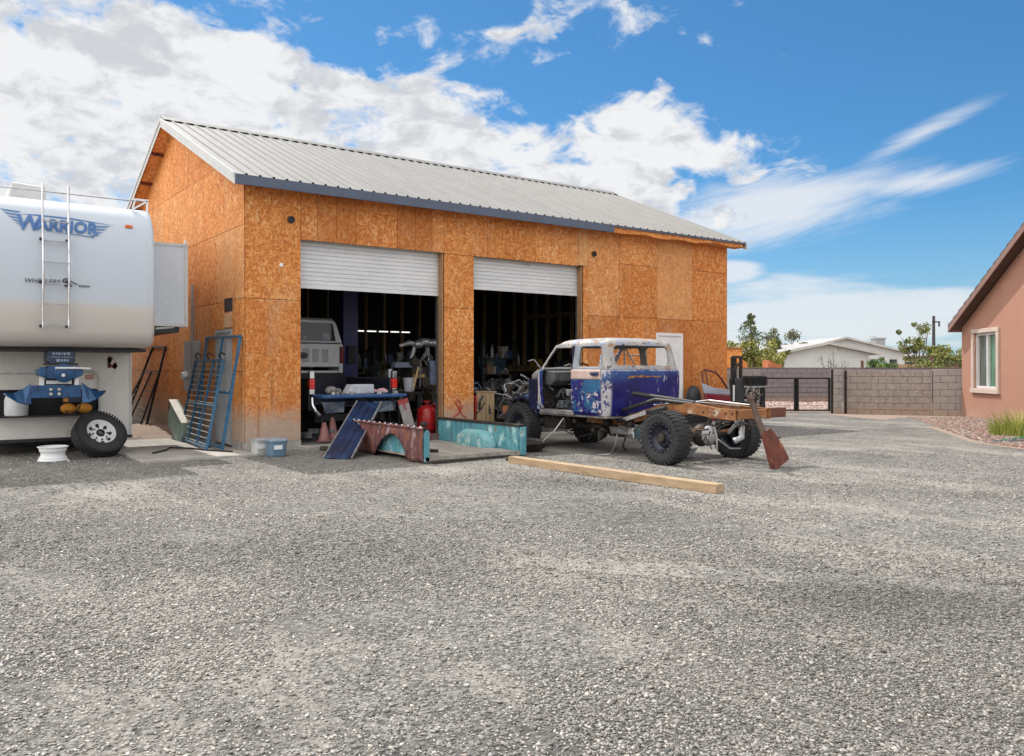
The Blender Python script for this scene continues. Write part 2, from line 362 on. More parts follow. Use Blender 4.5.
# decorative rock bed beside the stucco house and a sandy strip along the block wall
g_ = N('sandy_strip'); SAND = g_.done(g_.mix(g_.noise(7, 6), (.29,.225,.18), (.22,.17,.135)), .95, 0, g_.bump(g_.noise(50, 4), .5, .01))
m = MB(); m.poly([W(8.0,25.7,.006), W(8.2,24.6,.006), W(9.6,23.6,.006), W(10.2,21.0,.006), W(8.6,15.6,.006), W(9.2,10,.006), W(13.0,8,.006), W(13.2,25.0,.006)]); struct(m.build('rock_bed_soil', SAND, recalc=False))
pts, sz, cl = [], [], []
while len(pts) < 7500:
    f = random.uniform(11, 23.4); lo = np.interp(f, [11, 15.6, 17, 20.5, 22, 23.4], [9.25, 8.8, 9.25, 10.25, 10.75, 11.1]); hi = 13.2 - .117*(24.2-f) - .05
    r = random.uniform(lo, hi); p = W(r, f); s_ = random.uniform(.018, .05)
    pts.append((p.x, p.y, .012)); sz.append(s_); v = random.uniform(.7, 1.25); q = random.random()
    cl.append((.27*v, .165*v, .135*v) if q < .6 else (.30*v, .26*v, .23*v))
tag(scatter('red_rocks', pts, sz, cl, STONE), 'reddish decorative landscape rocks beside the stucco house', 'rocks', None, 'stuff')
pts, sz, cl = [], [], []
while len(pts) < 2600:
    f = random.uniform(27.2, 34.3); r = random.uniform(6.5, 15.5); p = W(r, f); s_ = random.uniform(.03, .09)
    pts.append((p.x, p.y, .0)); sz.append(s_); v = random.uniform(.75, 1.2); cl.append((.46*v, .34*v, .30*v))
m = MB(); m.poly([W(5.5,26.6,.002), W(20,26.6,.002), W(22,34.6,.002), W(6.5,34.6,.002)]); struct(m.build('pink_rock_ground', SAND, recalc=False))
tag(scatter('pink_rocks', pts, sz, cl, STONE), 'pale pink rock cover on the ground beyond the black gate', 'rocks', None, 'stuff')

# concrete beside the shop and in front of its first door
m = MB(); m.box(-1.75, -.02, -.75, 3.2, -.05, .035); struct(m.build('concrete_walk', CONC, bevel=.008))
m = MB(); m.box(.9, 3.95, -.42, -.02, -.05, .06); struct(m.build('concrete_apron', CONC, bevel=.01))
# low dirt bank along the side wall
m = MB(); rings = []
for i in range(34):
    y = 3.3 + i*.12; h = (.16*math.sin(PI*(i+.4)/34) + .02)
    rings.append([(-.02 - .95*k/11*(.7+.5*math.sin(PI*(i+.6)/35)), y, .01 + h*math.cos(PI*.5*k/11.) + (random.uniform(-.025, .03) if 0 < k < 11 else (-.04 if k else 0))) for k in range(12)])
m.loft(rings, False, False); struct(m.build('dirt_bank', SAND, recalc=False, smooth=30))

# ------------------------------------------------------------------ the workshop (its front left corner is the origin)
L, D_ = 12.22, 8.9
def roof_z(y): return 4.55 + .423*(min(y, D_-y) + .33)
shop = thing('workshop', (0,0,0), 'big unfinished workshop of orange strand board with metal roof and two open roller doors', 'workshop')
def part(m, name, mat, **k): return m.build(name, mat, shop, **k)
DO1 = (.97, 3.87, .10, 3.63); DO2 = (4.56, 7.42, .10, 3.62); DOM = (9.70, 10.55, .10, 2.20)
m = MB()
for a, b in ((0,.97),(3.87,4.56),(7.42,9.67),(10.58,L)): m.box(a, b, -.03, .17, -.2, .15)
m.box(0, L, -.02, .16, -.2, .04); m.box(-.03, .17, .17, .6, -.2, .15); m.box(-.03, .17, 1.58, D_, -.2, .15); m.box(.17, L-.17, D_-.17, D_, -.2, .15); m.box(L-.17, L+.03, .17, D_, -.2, .15)
part(m, 'foundation', CONC, bevel=.006)
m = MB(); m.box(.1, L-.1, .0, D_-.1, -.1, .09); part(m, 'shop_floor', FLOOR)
# sheathing: one board per sheet, small gaps, small depth steps and tone differences
sheets, tones = MB(), []
def addsheet(poly, place, t, tone):
    """poly in wall plane"""
    p = [place(u, v, 0) for u, v in poly]; q = [place(u, v, t) for u, v in poly]; n = len(p)
    sheets.add(q + p, [tuple(range(n)), tuple(range(2*n-1, n-1, -1))] + [(i, n+i, n+(i+1)%n, (i+1)%n) for i in range(n)])
    tones.extend([tone]*(n+2))
def front(u, v, t): return (u, -.001 - t, v)
def side(u, v, t): return (-.001 - t, u, v)
G_ = .0042
def grid(rows, holes, place, top, rake=None):
    for z0, z1, cuts, tn in rows:
        for a, b in zip(cuts[:-1], cuts[1:]):
            tone = random.uniform(-.30, .26) + tn; t = .012 + random.uniform(-.002, .003)
            for r in subtract([(a+G_, b-G_, z0+G_, z1-G_)], holes):
                for u0, u1 in (((r[0], min(r[1], D_/2)), (max(r[0], D_/2), r[1])) if rake else ((r[0], r[1]),)):
                    if u1 - u0 < .005: continue
                    poly = [(u0,r[2]),(u1,r[2]),(u1,r[3]),(u0,r[3])]
                    if rake: poly = clip_poly(poly, lambda p: rake(p[0]) - p[1])
                    if len(poly) >= 3: addsheet(poly, place, t, tone)
TOPF = 4.62
H3 = [DO1, DO2, DOM]
grid([(.15, 2.57, [0, .97], .02), (2.57, TOPF, [0, .97], -.08),
      (.15, 2.57, [3.87, 4.56], .12), (2.57, 3.62, [3.87, 4.56], .0),
      (3.62, TOPF, [.97, 1.27, 1.64, 2.01, 2.85, 3.23, 3.60], -.30), (3.62, TOPF, [3.60, 3.87, 4.88, 6.1, 7.30], -.18),
      (3.64, TOPF, [7.30, 7.56], .30), (.15, 3.64, [7.42, 7.56], .05), (.15, 2.56, [7.56, 8.5, 9.72, 10.92, L], -.28),
      (2.56, TOPF, [7.56, 8.5], .05), (2.56, 3.77, [8.5, 9.72], .0), (3.77, TOPF, [8.5, 9.72], .05), (2.56, TOPF, [9.72, 10.92], .16), (2.56, 3.78, [10.92, L], .12), (3.78, TOPF, [10.92, L], .0)],
     H3, front, TOPF)
HS = [(.62, 1.56, .10, 2.09), (.60, 1.10, 2.38, 2.62)]
rk = lambda y: roof_z(y) - .02
ys4 = [0, .62, 1.22*2, 4.88, 7.32, D_]
grid([(.15, 1.34, ys4, .0), (1.34, 2.57, [0, 1.9, 4.3, 6.7, D_], .05), (2.57, 3.80, [0, 1.5, 3.9, 6.3, D_], .12), (3.80, 5.02, [0, 2.44, 4.88, 7.32, D_], .1), (5.02, 6.24, [0, 3.4, 5.8, D_], .12), (6.24, 6.8, [0, D_], .0)], HS, side, None, rk)
part(sheets, 'wall', OSB, recalc=False, tone=tones)
# inner skins behind the sheets, rear and far walls
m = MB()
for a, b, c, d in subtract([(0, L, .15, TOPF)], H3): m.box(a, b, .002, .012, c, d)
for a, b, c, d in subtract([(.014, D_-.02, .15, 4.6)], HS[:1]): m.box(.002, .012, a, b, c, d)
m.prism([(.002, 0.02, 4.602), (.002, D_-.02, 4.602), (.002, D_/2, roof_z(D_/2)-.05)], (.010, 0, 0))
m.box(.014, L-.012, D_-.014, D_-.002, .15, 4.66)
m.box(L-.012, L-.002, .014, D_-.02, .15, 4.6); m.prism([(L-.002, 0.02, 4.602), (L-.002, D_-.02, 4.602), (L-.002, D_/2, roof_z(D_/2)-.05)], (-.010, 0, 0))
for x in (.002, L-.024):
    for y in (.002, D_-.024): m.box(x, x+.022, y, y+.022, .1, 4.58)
part(m, 'inner_wall_skin', SHADESKIN)
m = MB()
for i in range(20): m.box(.4+i*.61, .44+i*.61, D_-.155, D_-.016, .15, 4.5)
for i in range(14): m.box(L-.155, L-.014, .45+i*.61, .49+i*.61, .15, 4.5)
for i in range(13): m.box(.014, .15, 1.7+i*.56, 1.74+i*.56, .15, 4.5)
m.box(L-.19, L-.157, 3, 8.4, 3.0, 3.14)
part(m, 'wall_studs', LUMBER)
m = MB()
for x in (.93, 3.83, 4.52, 7.38): m.box(x, x+.04, .013, .14, .15, 3.7)
m.box(.9, 3.9, .013, .14, 3.66, 3.9); m.box(4.5, 7.45, .013, .14, 3.66, 3.9)
part(m, 'door_jamb', surf('jamb_lumber', (.36,.20,.09), (.28,.15,.065), 4, .8))
# roof
X0, X1 = -.28, L+.29
def ribbed(y_of, nrm_up):
    prof = []; x = X0
    while x < X1 - .02:
        prof += [(x, 0), (x+.165, 0), (x+.180, .026), (x+.205, .026), (x+.220, 0)]; x += .2286
    prof = [(min(a, X1), b) for a, b in prof] + [(X1, 0)]
    m = MB(); lo = [(a, y_of(0)[0], y_of(0)[1] + b) for a, b in prof]; hi = [(a, y_of(1)[0], y_of(1)[1] + b) for a, b in prof]
    m.loft([lo, hi], False, False); return m
r0 = (-.35, 4.545); r1 = (D_/2, 4.545 + .423*(D_/2+.35))
m = ribbed(lambda t: (r0[0] + (r1[0]-r0[0])*t, r0[1] + (r1[1]-r0[1])*t), 1)
m2 = ribbed(lambda t: (D_-r0[0] - (r1[0]-r0[0])*t, r0[1] + (r1[1]-r0[1])*t), 1); m.add(m2.v, m2.f)
rf = part(m, 'roof', ROOFM, recalc=False)
m = MB(); zr = r1[1]
m.prism([(X0, D_/2-.16, zr-.045), (X0, D_/2, zr+.05), (X0, D_/2+.16, zr-.045), (X0, D_/2+.16, zr-.035), (X0, D_/2, zr+.062), (X0, D_/2-.16, zr-.035)], (X1-X0, 0, 0))
m.build('ridge_cap', ROOFM, rf)
m = MB(); m.obox(((X0+X1)/2, D_/2-.155, zr-.052), (X1-X0-.1, .02, .018), rotx(.4)); x = X0 + .05
while x < X1 - .15: m.obox((x+.06, D_/2-.165, zr-.045), (.075, .03, .022), rotx(.4)); x += .2286
m.build('ridge_closure', CEIL, rf)
m = MB()   # roof deck and its inner lining, near-black in place of interior shade
for sgn in (0, 1):
    Y = (lambda y: y) if sgn == 0 else (lambda y: D_ - y)
    m.prism([(X0+.02, Y(-.30), 4.425+.021), (X0+.02, Y(D_/2), zr-.125), (X0+.02, Y(D_/2), zr-.02), (X0+.02, Y(-.30), 4.53)], (X1-X0-.04, 0, 0))
m.build('roof_deck', OSBP, rf)
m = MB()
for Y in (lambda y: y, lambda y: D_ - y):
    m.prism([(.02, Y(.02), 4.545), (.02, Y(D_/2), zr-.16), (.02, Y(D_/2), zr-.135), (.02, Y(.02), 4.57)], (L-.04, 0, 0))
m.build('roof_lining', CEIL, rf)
m = MB(); m.box(X0, 8.02, -.372, -.345, 4.375, 4.538); part(m, 'fascia', FASCIA, bevel=.004)
m = MB(); x = 8.022; up, dn = [], []
while x <= X1: up.append((x, -.322, 4.50)); dn.append((x, -.322, 4.40 + .018*math.sin(x*5.1) + random.uniform(-.006, .006) + (.03 if x > 10.8 else 0))); x += .09
m.prism(up + dn[::-1], (0, .02, 0)); m.box(8.022, X1, -.30, -.014, 4.425, 4.437)
part(m, 'raw_soffit', OSBP)
m = MB(); m.box(8.022, X1, -.36, -.325, 4.50, 4.532); part(m, 'drip_edge', FASCIA)
def rake_bar(m, x, y0, y1, up, h, w):
    za = 4.545 + .423*(min(y0, D_-y0)+.35) + up; zb = 4.545 + .423*(min(y1, D_-y1)+.35) + up
    m.prism([(x, y0, za-h), (x, y1, zb-h), (x, y1, zb), (x, y0, za)], (w, 0, 0))
for x in (X0-.03, X1):
    for ya in (-.375, D_+.375):
        yb = D_/2 + (.001 if ya > 0 else -.001)
        m = MB(); rake_bar(m, x, ya, yb, .02, .075, .03); part(m, 'rake_trim', TRIM)
        m = MB(); rake_bar(m, x+.018, ya, yb, -.057, .11, .012); part(m, 'rake_board', TRIM)
for sg in (1, -1):
    for k in range(4):
        y = D_/2 + sg*(.9 + k*1.05); z = roof_z(y) - .14; m = MB(); m.obox((X0+.15, y, z), (.26, .04, .09), rotx(-.4*sg)); part(m, 'lookout', RUSTRED)
# roller doors
def roller(x0, x1, zb, zt):
    prof = []; z = zb
    while z < zt: prof += [(z, 0), (z+.012, .012), (z+.062, .012), (z+.074, 0)]; z += .0757
    prof = [p for p in prof if p[0] <= zt]
    m = MB(); a = [(x0-.03, .165 - d, z) for z, d in prof]; b = [(x1+.03, .165 - d, z) for z, d in prof]
    m.loft([a, b], False, False)
    d = part(m, 'roller_door', DOORM, recalc=False)
    m = MB(); m.box(x0-.03, x1+.03, .14, .175, zb-.07, zb); m.build('bottom_bar', DOORM, d, bevel=.006)
    for xa in (x0-.05, x1+.004): m = MB(); m.box(xa, xa+.046, .18, .22, .1, zt); m.build('door_track', STEEL, d)
    m = MB(); m.cyl((x0-.1, .42, zt+.2), (x1+.1, .42, zt+.2), .18, 14); m.build('door_drum', DOORM, d)
roller(.97, 3.82, 2.87, 3.70); roller(4.56, 7.40, 3.05, 3.70)
# vents, marks
for x, z in ((.79, 3.95), (7.73, 3.92)):
    m = MB(); m.lathe([(.062,0),(.062,.03),(.048,.035),(.044,.012),(.0,.012)], (x, -.014, z), (0,-1,0), 18); part(m, 'vent_pipe', BLACK, smooth=40)
m = MB(); m.lathe([(.035,0),(.03,.006),(.0,.008)], (.62, -.016, 3.16), (0,-1,0), 10); part(m, 'white_cover_plate', WHITE)
m = MB(); q = [(4.30,.66),(4.18,.50),(4.08,.44),(4.20,.52),(4.24,.70),(4.17,.80),(4.13,.72),(4.20,.60),(4.30,.46),(4.38,.42)]
m.tube([(x, -.0165, z) for x, z in q], .012, 6); part(m, 'red_paint_mark', RED)
# walk-through door in the front wall
m = MB(); a, b, c, d = 9.67, 10.58, .12, 2.23
for r in ((a, a+.07, c, d), (b-.07, b, c, d), (a+.07, b-.07, d-.07, d)): m.box(r[0], r[1], -.035, .06, r[2], r[3])
dr = part(m, 'white_door', WHITE, bevel=.004)
m = MB(); m.box(a+.072, b-.072, -.012, .03, c, d-.072)
for z0, z1 in ((.35, 1.0), (1.15, 1.95)):
    for x0, x1 in ((a+.16, a+.42), (a+.5, a+.76)): m.box(x0, x1, -.02, -.011, z0, z1)
m.build('door_leaf', WHITE, dr, bevel=.004)
m = MB(); m.ball((a+.14, -.055, 1.05), .032); m.build('door_handle', CHROME, dr, smooth=60)
# grey door and meter box in the side wall
GREYP = surf('grey_paint', (.36,.38,.40), (.29,.31,.33), 3, .5, 0, .03)
a, b, c, d = .63, 1.55, .06, 2.08
m = MB()
for r in ((a, a+.06, c, d), (b-.06, b, c, d), (a+.06, b-.06, d-.06, d)): m.box(-.03, .08, r[0], r[1], r[2], r[3])
dr = part(m, 'side_door', GREYP, bevel=.004)
m = MB(); m.box(.0, .045, a+.062, b-.062, c, d-.062); m.build('door_leaf', surf('pale_grey_leaf', (.55,.57,.60), (.48,.50,.53), 2, .5), dr)
m = MB(); m.ball((-.045, a+.14, 1.0), .03); m.build('door_handle', CHROME, dr, smooth=60)
m = MB(); m.box(.05, .06, .55, 1.15, 2.3, 2.65); part(m, 'wall_hole_backing', RUSTFR)
m = MB(); m.box(-.026, -.016, .64, 1.05, 2.11, 2.36); part(m, 'patch_board', surf('pale_patch_board', (.62,.40,.24), (.52,.31,.17), 5, .8))
m = MB(); m.box(-.17, -.017, 2.5, 3.1, .95, 1.92); bx = part(m, 'meter_box', GREYP, bevel=.01)
m = MB(); m.box(-.185, -.171, 2.54, 3.06, .99, 1.88); m.build('box_cover', GREYP, bx, bevel=.006)
m = MB(); m.lathe([(.09,0),(.09,.06),(.07,.11),(.0,.12)], (-.185, 2.8, 1.25), (-1,0,0), 16); m.build('meter', ALLOY, bx, smooth=40)
m = MB(); m.cyl((-.09, 2.8, 1.92), (-.09, 2.8, 3.0), .03); m.build('conduit', GREYP, bx, smooth=60)
# ------------------------------------------------------------------ fifth-wheel trailer
tr = thing('travel_trailer', (-2.655, 1.5, 0), 'white fifth-wheel travel trailer with blue lettering on its raised nose, parked beside the shop', 'trailer')
TX = -2.655
def tp(m, name, mat, parent=None, **k): return m.build(name, mat, parent or tr, **k)
g_ = N('trailer_nose_paint'); z_ = g_.sep()[2]
c_ = g_.mix(g_.sm(z_, 2.28, 2.42), (.49,.465,.435), (.45,.50,.565)); c_ = g_.mix(g_.math('MULTIPLY', g_.sm(g_.noise(1.3, 5, .6, g_.mapping((3,1,.6))), .55, .8), .18), c_, (.45,.43,.40))
NOSEM = g_.done(c_, .3, 0, g_.bump(g_.noise(5, 2), .03, .02))
NP = [(1.48,1.71),(.7,1.71),(.25,1.715),(.0,1.735),(-.13,1.80),(-.205,1.95),(-.23,2.32),(-.245,2.65),(-.245,2.95),(-.22,3.22),(-.16,3.50),(-.06,3.70),(.08,3.83),(.3,3.90),(.8,3.93),(1.48,3.94)]
NYZ = [(-.245,2.65),(-.245,2.95),(-.22,3.22),(-.16,3.50),(-.06,3.70),(.08,3.83)]
def nose_y(z):
    for (y0, z0), (y1, z1) in zip(NP[6:-1], NP[7:]):
        if z0 <= z <= z1: return y0 + (y1-y0)*(z-z0)/(z1-z0)
    return -.2
m = MB(); rings = []
for dx, e in ((-1.20,.06),(-1.195,.03),(-1.18,.012),(-1.15,.003),(-1.1,0),(1.1,0),(1.15,.003),(1.18,.012),(1.195,.03),(1.20,.06)):
    rings.append([(TX+dx, y + (e if y < 1.4 else 0), z + (e*.8 if z < 2.8 and y < .8 else (-e*.8 if z > 2.8 else 0))) for y, z in NP])
m.loft(rings); tp(m, 'nose_cap', NOSEM, smooth=50)
m = MB(); m.box(TX-1.19, TX+1.19, .34, 1.46, 1.655, 1.705); tp(m, 'nose_floor', BLACK)
m = MB(); m.box(TX-1.185, TX+1.185, 1.49, 10.2, .34, 3.93); tp(m, 'body', TRAILW, bevel=.05)
# lower front wall with its open compartment
m = MB()
for a, b, c, d in subtract([(TX-1.19, TX+1.19, .27, 1.70)], [(-3.55, -1.97, .63, 1.04)]): m.box(a, b, 1.44, 1.488, c, d)
lw = tp(m, 'front_wall', TRAILB)
m = MB(); m.box(-3.56, -1.96, 1.475, 1.4895, .62, 1.05); m.build('compartment', CEIL, lw)  # near-black backing sheet stands in for the shade inside the recess
m = MB(); q = [(-3.56,.625),(-3.56,1.045),(-2.02,1.045),(-1.975,1.0),(-1.965,.67),(-2.02,.625)]
m.tube([(x, 1.437, z) for x, z in q + q[:1]], .012, 6); m.build('compartment_rim', BLACK, lw)
m = MB(); m.box(TX-1.2, TX+1.2, 1.40, 1.6, .22, .268); m.box(TX-1.1, TX+1.1, 1.7, 9.8, .18, .34); tp(m, 'chassis', BLACK)
m = MB(); m.box(TX+1.166, TX+1.196, 1.425, 1.52, .27, 1.66); tp(m, 'corner_trim', TRIM)
m = MB()
for k in range(9): a = random.uniform(0, 6.3); m.obox((-1.76+.05*math.cos(a), 1.436, 1.49+.09*math.sin(a)), (.05, .004, .07), roty(a))
tp(m, 'rust_hole', RUSTRED)
m = MB(); m.tube([(-2.32,1.39,1.335),(-2.06,1.39,1.335),(-1.99,1.39,1.30),(-1.965,1.39,1.22),(-1.965,1.39,.72),(-1.99,1.40,.66),(-2.03,1.43,.64)], .018, 8); tp(m, 'cable_conduit', TRIM, smooth=60)
m = MB(); m.box(-2.17, -2.05, 1.425, 1.439, 1.21, 1.29); tp(m, 'red_tag', surf('faded_red_label', (.55,.25,.22), None, 8, .6))
# pin box
pb_y = .35
m = MB(); m.prism([(-2.86,pb_y-.14,1.655),(-2.50,pb_y-.14,1.655),(-2.50,pb_y-.14,1.50),(-2.53,pb_y-.14,1.46),(-2.83,pb_y-.14,1.46),(-2.86,pb_y-.14,1.50)], (0,.5,0))
pin = tp(m, 'pin_box', surf('navy_pin_box', (.012,.03,.085), (.008,.02,.055), 6, .4), bevel=.01)
m = MB()
for row, zz in ((0, 1.615), (1, 1.515)):
    x = -2.80 if row == 0 else -2.75
    while x < (-2.56 if row == 0 else -2.60):
        w_ = random.uniform(.018, .045); m.box(x, x+w_, pb_y-.1425, pb_y-.1405, zz-random.uniform(.012,.022), zz+random.uniform(.012,.022)); x += w_ + random.uniform(.008, .016)
m.box(-2.83, -2.53, pb_y-.1425, pb_y-.1405, 1.56, 1.568)
m.build('faded_decal', surf('faded_decal_white', (.40,.46,.56), (.2,.25,.36), 20, .5), pin)
def up_pin(m): m.v = [(x, y, z+.075) for x, y, z in m.v]; return m
m = MB(); m.box(-2.89, -2.47, pb_y-.20, pb_y+.2, 1.365, 1.398); up_pin(m).build('collar', BLACK, pin, bevel=.008)
m = MB(); m.prism([(-3.0,pb_y-.2,1.30),(-2.88,pb_y-.2,1.32),(-2.85,pb_y-.2,1.355),(-2.45,pb_y-.2,1.355),(-2.40,pb_y-.2,1.30),(-2.40,pb_y-.2,1.22),(-2.52,pb_y-.2,1.16),(-2.84,pb_y-.2,1.16),(-3.0,pb_y-.2,1.22)], (0,.36,0))
m.box(-2.99, -2.90, pb_y-.26, pb_y-.2, 1.2, 1.34); up_pin(m).build('hitch_head', HITCHB, pin, bevel=.012)
m = MB(); m.lathe([(.14,0),(.14,.02),(.12,.03)], (-2.66, pb_y-.2, 1.25), (0,-1,0), 20); up_pin(m).build('hitch_jaw', HITCHB, pin, smooth=40)
m = MB()
for x in (-2.94, -2.48): m.box(x-.03, x+.03, pb_y-.14, pb_y-.1, 1.06, 1.22)
m.box(-2.88, -2.54, pb_y-.12, pb_y-.09, 1.085, 1.14); m.ball((-2.67, pb_y-.235, 1.215), .028, 10, 6); up_pin(m).build('white_post', WHITE, pin, bevel=.005)
m = MB(); m.box(-2.9, -2.5, pb_y-.08, pb_y+.1, 1.05, 1.16); up_pin(m).build('pivot_shaft', GREASE, pin)
m = MB(); m.box(-3.08, -2.42, pb_y-.17, pb_y-.13, .88, 1.07); m.box(-3.08, -2.42, pb_y-.13, pb_y+.2, .885, .92); up_pin(m).build('cross_plate', HITCHB, pin, bevel=.008)
for x in (-2.83, -2.72):
    for z in (.94, 1.01): m = MB(); m.lathe([(.03,0),(.03,.018),(.018,.028),(0,.028)], (x, pb_y-.171, z), (0,-1,0), 6); up_pin(m).build('bolt', CHROME, pin)
for sg, x in ((1, -2.415), (-1, -3.085)):
    m = MB()
    a = [(x, pb_y-.15, 1.10), (x+sg*.10, pb_y-.12, 1.02), (x+sg*.22, pb_y-.1, .955), (x+sg*.34, pb_y-.14, .965)]
    b = [(x, pb_y-.20, .80), (x+sg*.08, pb_y-.24, .80), (x+sg*.18, pb_y-.26, .84), (x+sg*.30, pb_y-.22, .93)]
    m.loft([a, b], False, False); up_pin(m).build('side_wing', HITCHB, pin, recalc=False, solid=.02)
m = MB(); m.tube([(-2.78,pb_y-.24,1.325),(-2.5,pb_y-.25,1.325),(-2.3,pb_y-.2,1.315)], .016, 8); up_pin(m).build('release_handle', WHITE, pin)
m = MB(); m.tube([(-3.6,pb_y-.1,1.245),(-3.02,pb_y-.1,1.25)], .014, 8); up_pin(m).build('release_rod', STEEL, pin)
# ladder
m = MB()
def lad_y(z): return (nose_y(z) if z < 3.85 else -.02) - .11
zz = [1.98, 2.3, 2.7, 3.0, 3.3, 3.55, 3.8, 4.04]
for x in (-2.99, -2.66): m.tube([(x, min(lad_y(z), -.28) - (.0 if z < 3.5 else 0), z) for z in zz], .016, 8)
ld = tp(m, 'ladder', CHROME, smooth=60)
for z in (2.02, 2.31, 2.61, 2.91, 3.22, 3.50):
    m = MB(); m.bar((-2.99, -.355 if 2.3 < z < 3.2 else -.30, z), (-2.66, -.355 if 2.3 < z < 3.2 else -.30, z), .035, .016); m.build('rung', STEEL, ld)
for x in (-2.99, -2.66):
    for z in (2.0, 2.63, 3.24):
        m = MB(); m.cyl((x-.02, -.33, z), (x-.02, nose_y(z)+.02, z), .012, 6); m.ball((x-.02, -.30, z), .026, 8, 5); m.build('standoff', BLACK, ld)
for xs_ in (-3.55, -1.58):
    m = MB(); m.tube([(xs_, nose_y(z)-.001 if z > 2.32 else nose_y(2.33)+(2.33-z)*.22, z) for z in (2.1,2.33,2.7,3.0,3.3,3.55,3.72)], .006, 5); tp(m, 'panel_seam', TRIM)
m = MB(); m.box(TX-1.205, TX+1.205, 1.455, 1.50, 1.72, 3.93); tp(m, 'cap_seam', TRIM, bevel=.006)
# marker light, roof fittings
m = MB(); m.box(-1.87, -1.77, nose_y(3.55)-.03, nose_y(3.55)+.03, 3.53, 3.58); tp(m, 'marker_light', surf('amber_lens', (.75,.16,.03), None, 5, .25), bevel=.008)
m = MB(); m.prism([(-3.32,1.0,3.93),(-2.78,1.0,3.93),(-2.80,1.0,4.24),(-3.26,1.0,4.26)], (0,.9,0)); tp(m, 'air_conditioner', surf('aged_white_shroud', (.58,.58,.57), None, 3, .5), bevel=.03)
m = MB(); m.tube([(TX-1.1,.12,4.0),(TX+1.05,.12,4.0)], .009, 6); tp(m, 'roof_rail', STEEL)
m = MB(); m.bar((-1.72,.12,4.03),(-1.48,.12,4.03),.03,.03); m.bar((-1.70,.12,3.88),(-1.50,.12,4.02),.03,.025); m.bar((-1.50,.12,3.82),(-1.50,.12,4.02),.03,.025); m.bar((-1.72,.12,3.84),(-1.68,.12,4.02),.025,.025); tp(m, 'rail_bracket', WHITE)
# bedroom slide-out
m = MB(); m.box(-1.48, -.70, .85, 3.1, 2.10, 3.50); so = tp(m, 'slide_out', surf('slide_out_wall', (.62,.68,.76), (.57,.63,.70), 2, .35), bevel=.012)
m = MB(); m.box(-1.45, -.69, .838, .852, 3.455, 3.50); m.box(-.75, -.69, .838, .852, 2.10, 3.453); m.box(-1.45, -.752, .838, .852, 2.10, 2.15); m.box(-.702, -.688, .853, 3.1, 2.10, 2.15)
m.build('slide_trim', TRIM, so)
m = MB(); m.box(-1.45, -.82, .9, 3.05, 2.0, 2.095); m.build('slide_floor', BLACK, so)
m = MB(); m.bar((-1.2,.9,2.06),(-.8,.92,2.10),.03,.03); m.build('slide_arm', STEEL, so)
m = MB(); m.tube([(-.74,.86,3.50),(-.73,.86,3.56),(-.70,.86,3.52)], .02, 6); m.build('slide_gutter_tip', WHITE, so)
# lettering
BLUELET = surf('blue_vinyl_lettering', (.06,.17,.42), (.045,.13,.34), 12, .4)
DARKLET = surf('dark_vinyl_lettering', (.05,.06,.08), (.09,.10,.13), 20, .5)
def text_mesh(body, size, shear=.15, spacing=1.0, bold=0.):
    cu = bpy.data.curves.new('lettering', 'FONT'); cu.body = body; cu.size = size; cu.shear = shear; cu.space_character = spacing; cu.resolution_u = 3; cu.offset = bold
    ob = bpy.data.objects.new('lettering', cu); COL.objects.link(ob)
    bpy.context.view_layer.update()
    me = bpy.data.meshes.new_from_object(ob.evaluated_get(bpy.context.evaluated_depsgraph_get()))
    bpy.data.objects.remove(ob); bpy.data.curves.remove(cu)
    v = [tuple(p.co) for p in me.vertices]; f = [tuple(p.vertices) for p in me.polygons]; bpy.data.meshes.remove(me); return v, f
def on_nose(m, v, f, x0, z0, sx=1., sz=1., off=.014): m.add([(x0+a*sx, nose_y(z0+b*sz) - off, z0+b*sz) for a, b, _ in v], f)
m = MB()
v, f = text_mesh('W', .30, .12, 1.0, .010); on_nose(m, v, f, -3.305, 3.375, .95)
v, f = text_mesh('ARRIOR', .235, .12, 1.02, .009)
wd = max(p[0] for p in v); on_nose(m, v, f, -3.055, 3.39, .80/wd)
let = tp(m, 'warrior_lettering', BLUELET, recalc=False, solid=-.004)
m = MB()
def feather(q, off=.013): m.add([(x, nose_y(z) - off, z) for x, z in q], [tuple(range(len(q)))])
for k in range(5): x = -3.50 + k*.045; z = 3.655 - k*.048; feather([(x, z), (x+.25-k*.035, z-.016), (x+.235-k*.035, z-.036), (x+.05, z-.022)])
feather([(-3.26,3.60),(-3.06,3.615),(-2.6,3.61),(-2.02,3.55),(-2.6,3.588),(-3.06,3.60)])
for k in range(4): x = -2.08 - k*.05; z = 3.525 - k*.05; feather([(x, z+.006), (x-.22+k*.03, z-.002), (x-.20+k*.03, z-.024), (x-.06, z-.014)])
feather([(-2.9,3.37),(-2.5,3.35),(-2.3,3.33),(-2.32,3.345),(-2.55,3.365)])
m.build('wing_stripes', surf('light_blue_vinyl', (.10,.24,.50), (.07,.18,.40), 14, .4), let, recalc=False, solid=-.003)
m = MB(); v, f = text_mesh("WHEELERS", .10, .2, 1.0); wd = max(p[0] for p in v); on_nose(m, v, f, -3.22, 2.615, .46/wd, .9)
l2 = tp(m, 'small_lettering', DARKLET, recalc=False, solid=-.004)
m = MB(); m.tube([(-2.68+.045*math.cos(a)*(1+.2*a/6), nose_y(2.66)-.016, 2.665+.032*math.sin(a)) for a in [k*.4 for k in range(15)]], .009, 6)
m.ball((-2.66, nose_y(2.6)-.012, 2.60), .05, 10, 6, (1.1,.1,.5)); m.tube([(-2.70,nose_y(2.65)-.014,2.665),(-2.62,nose_y(2.65)-.014,2.66),(-2.54,nose_y(2.65)-.014,2.62)], .007, 6)
for k in range(6): m.box(-2.52+k*.025, -2.503+k*.025, nose_y(2.6)-.016, nose_y(2.6)-.012, 2.59, 2.615)
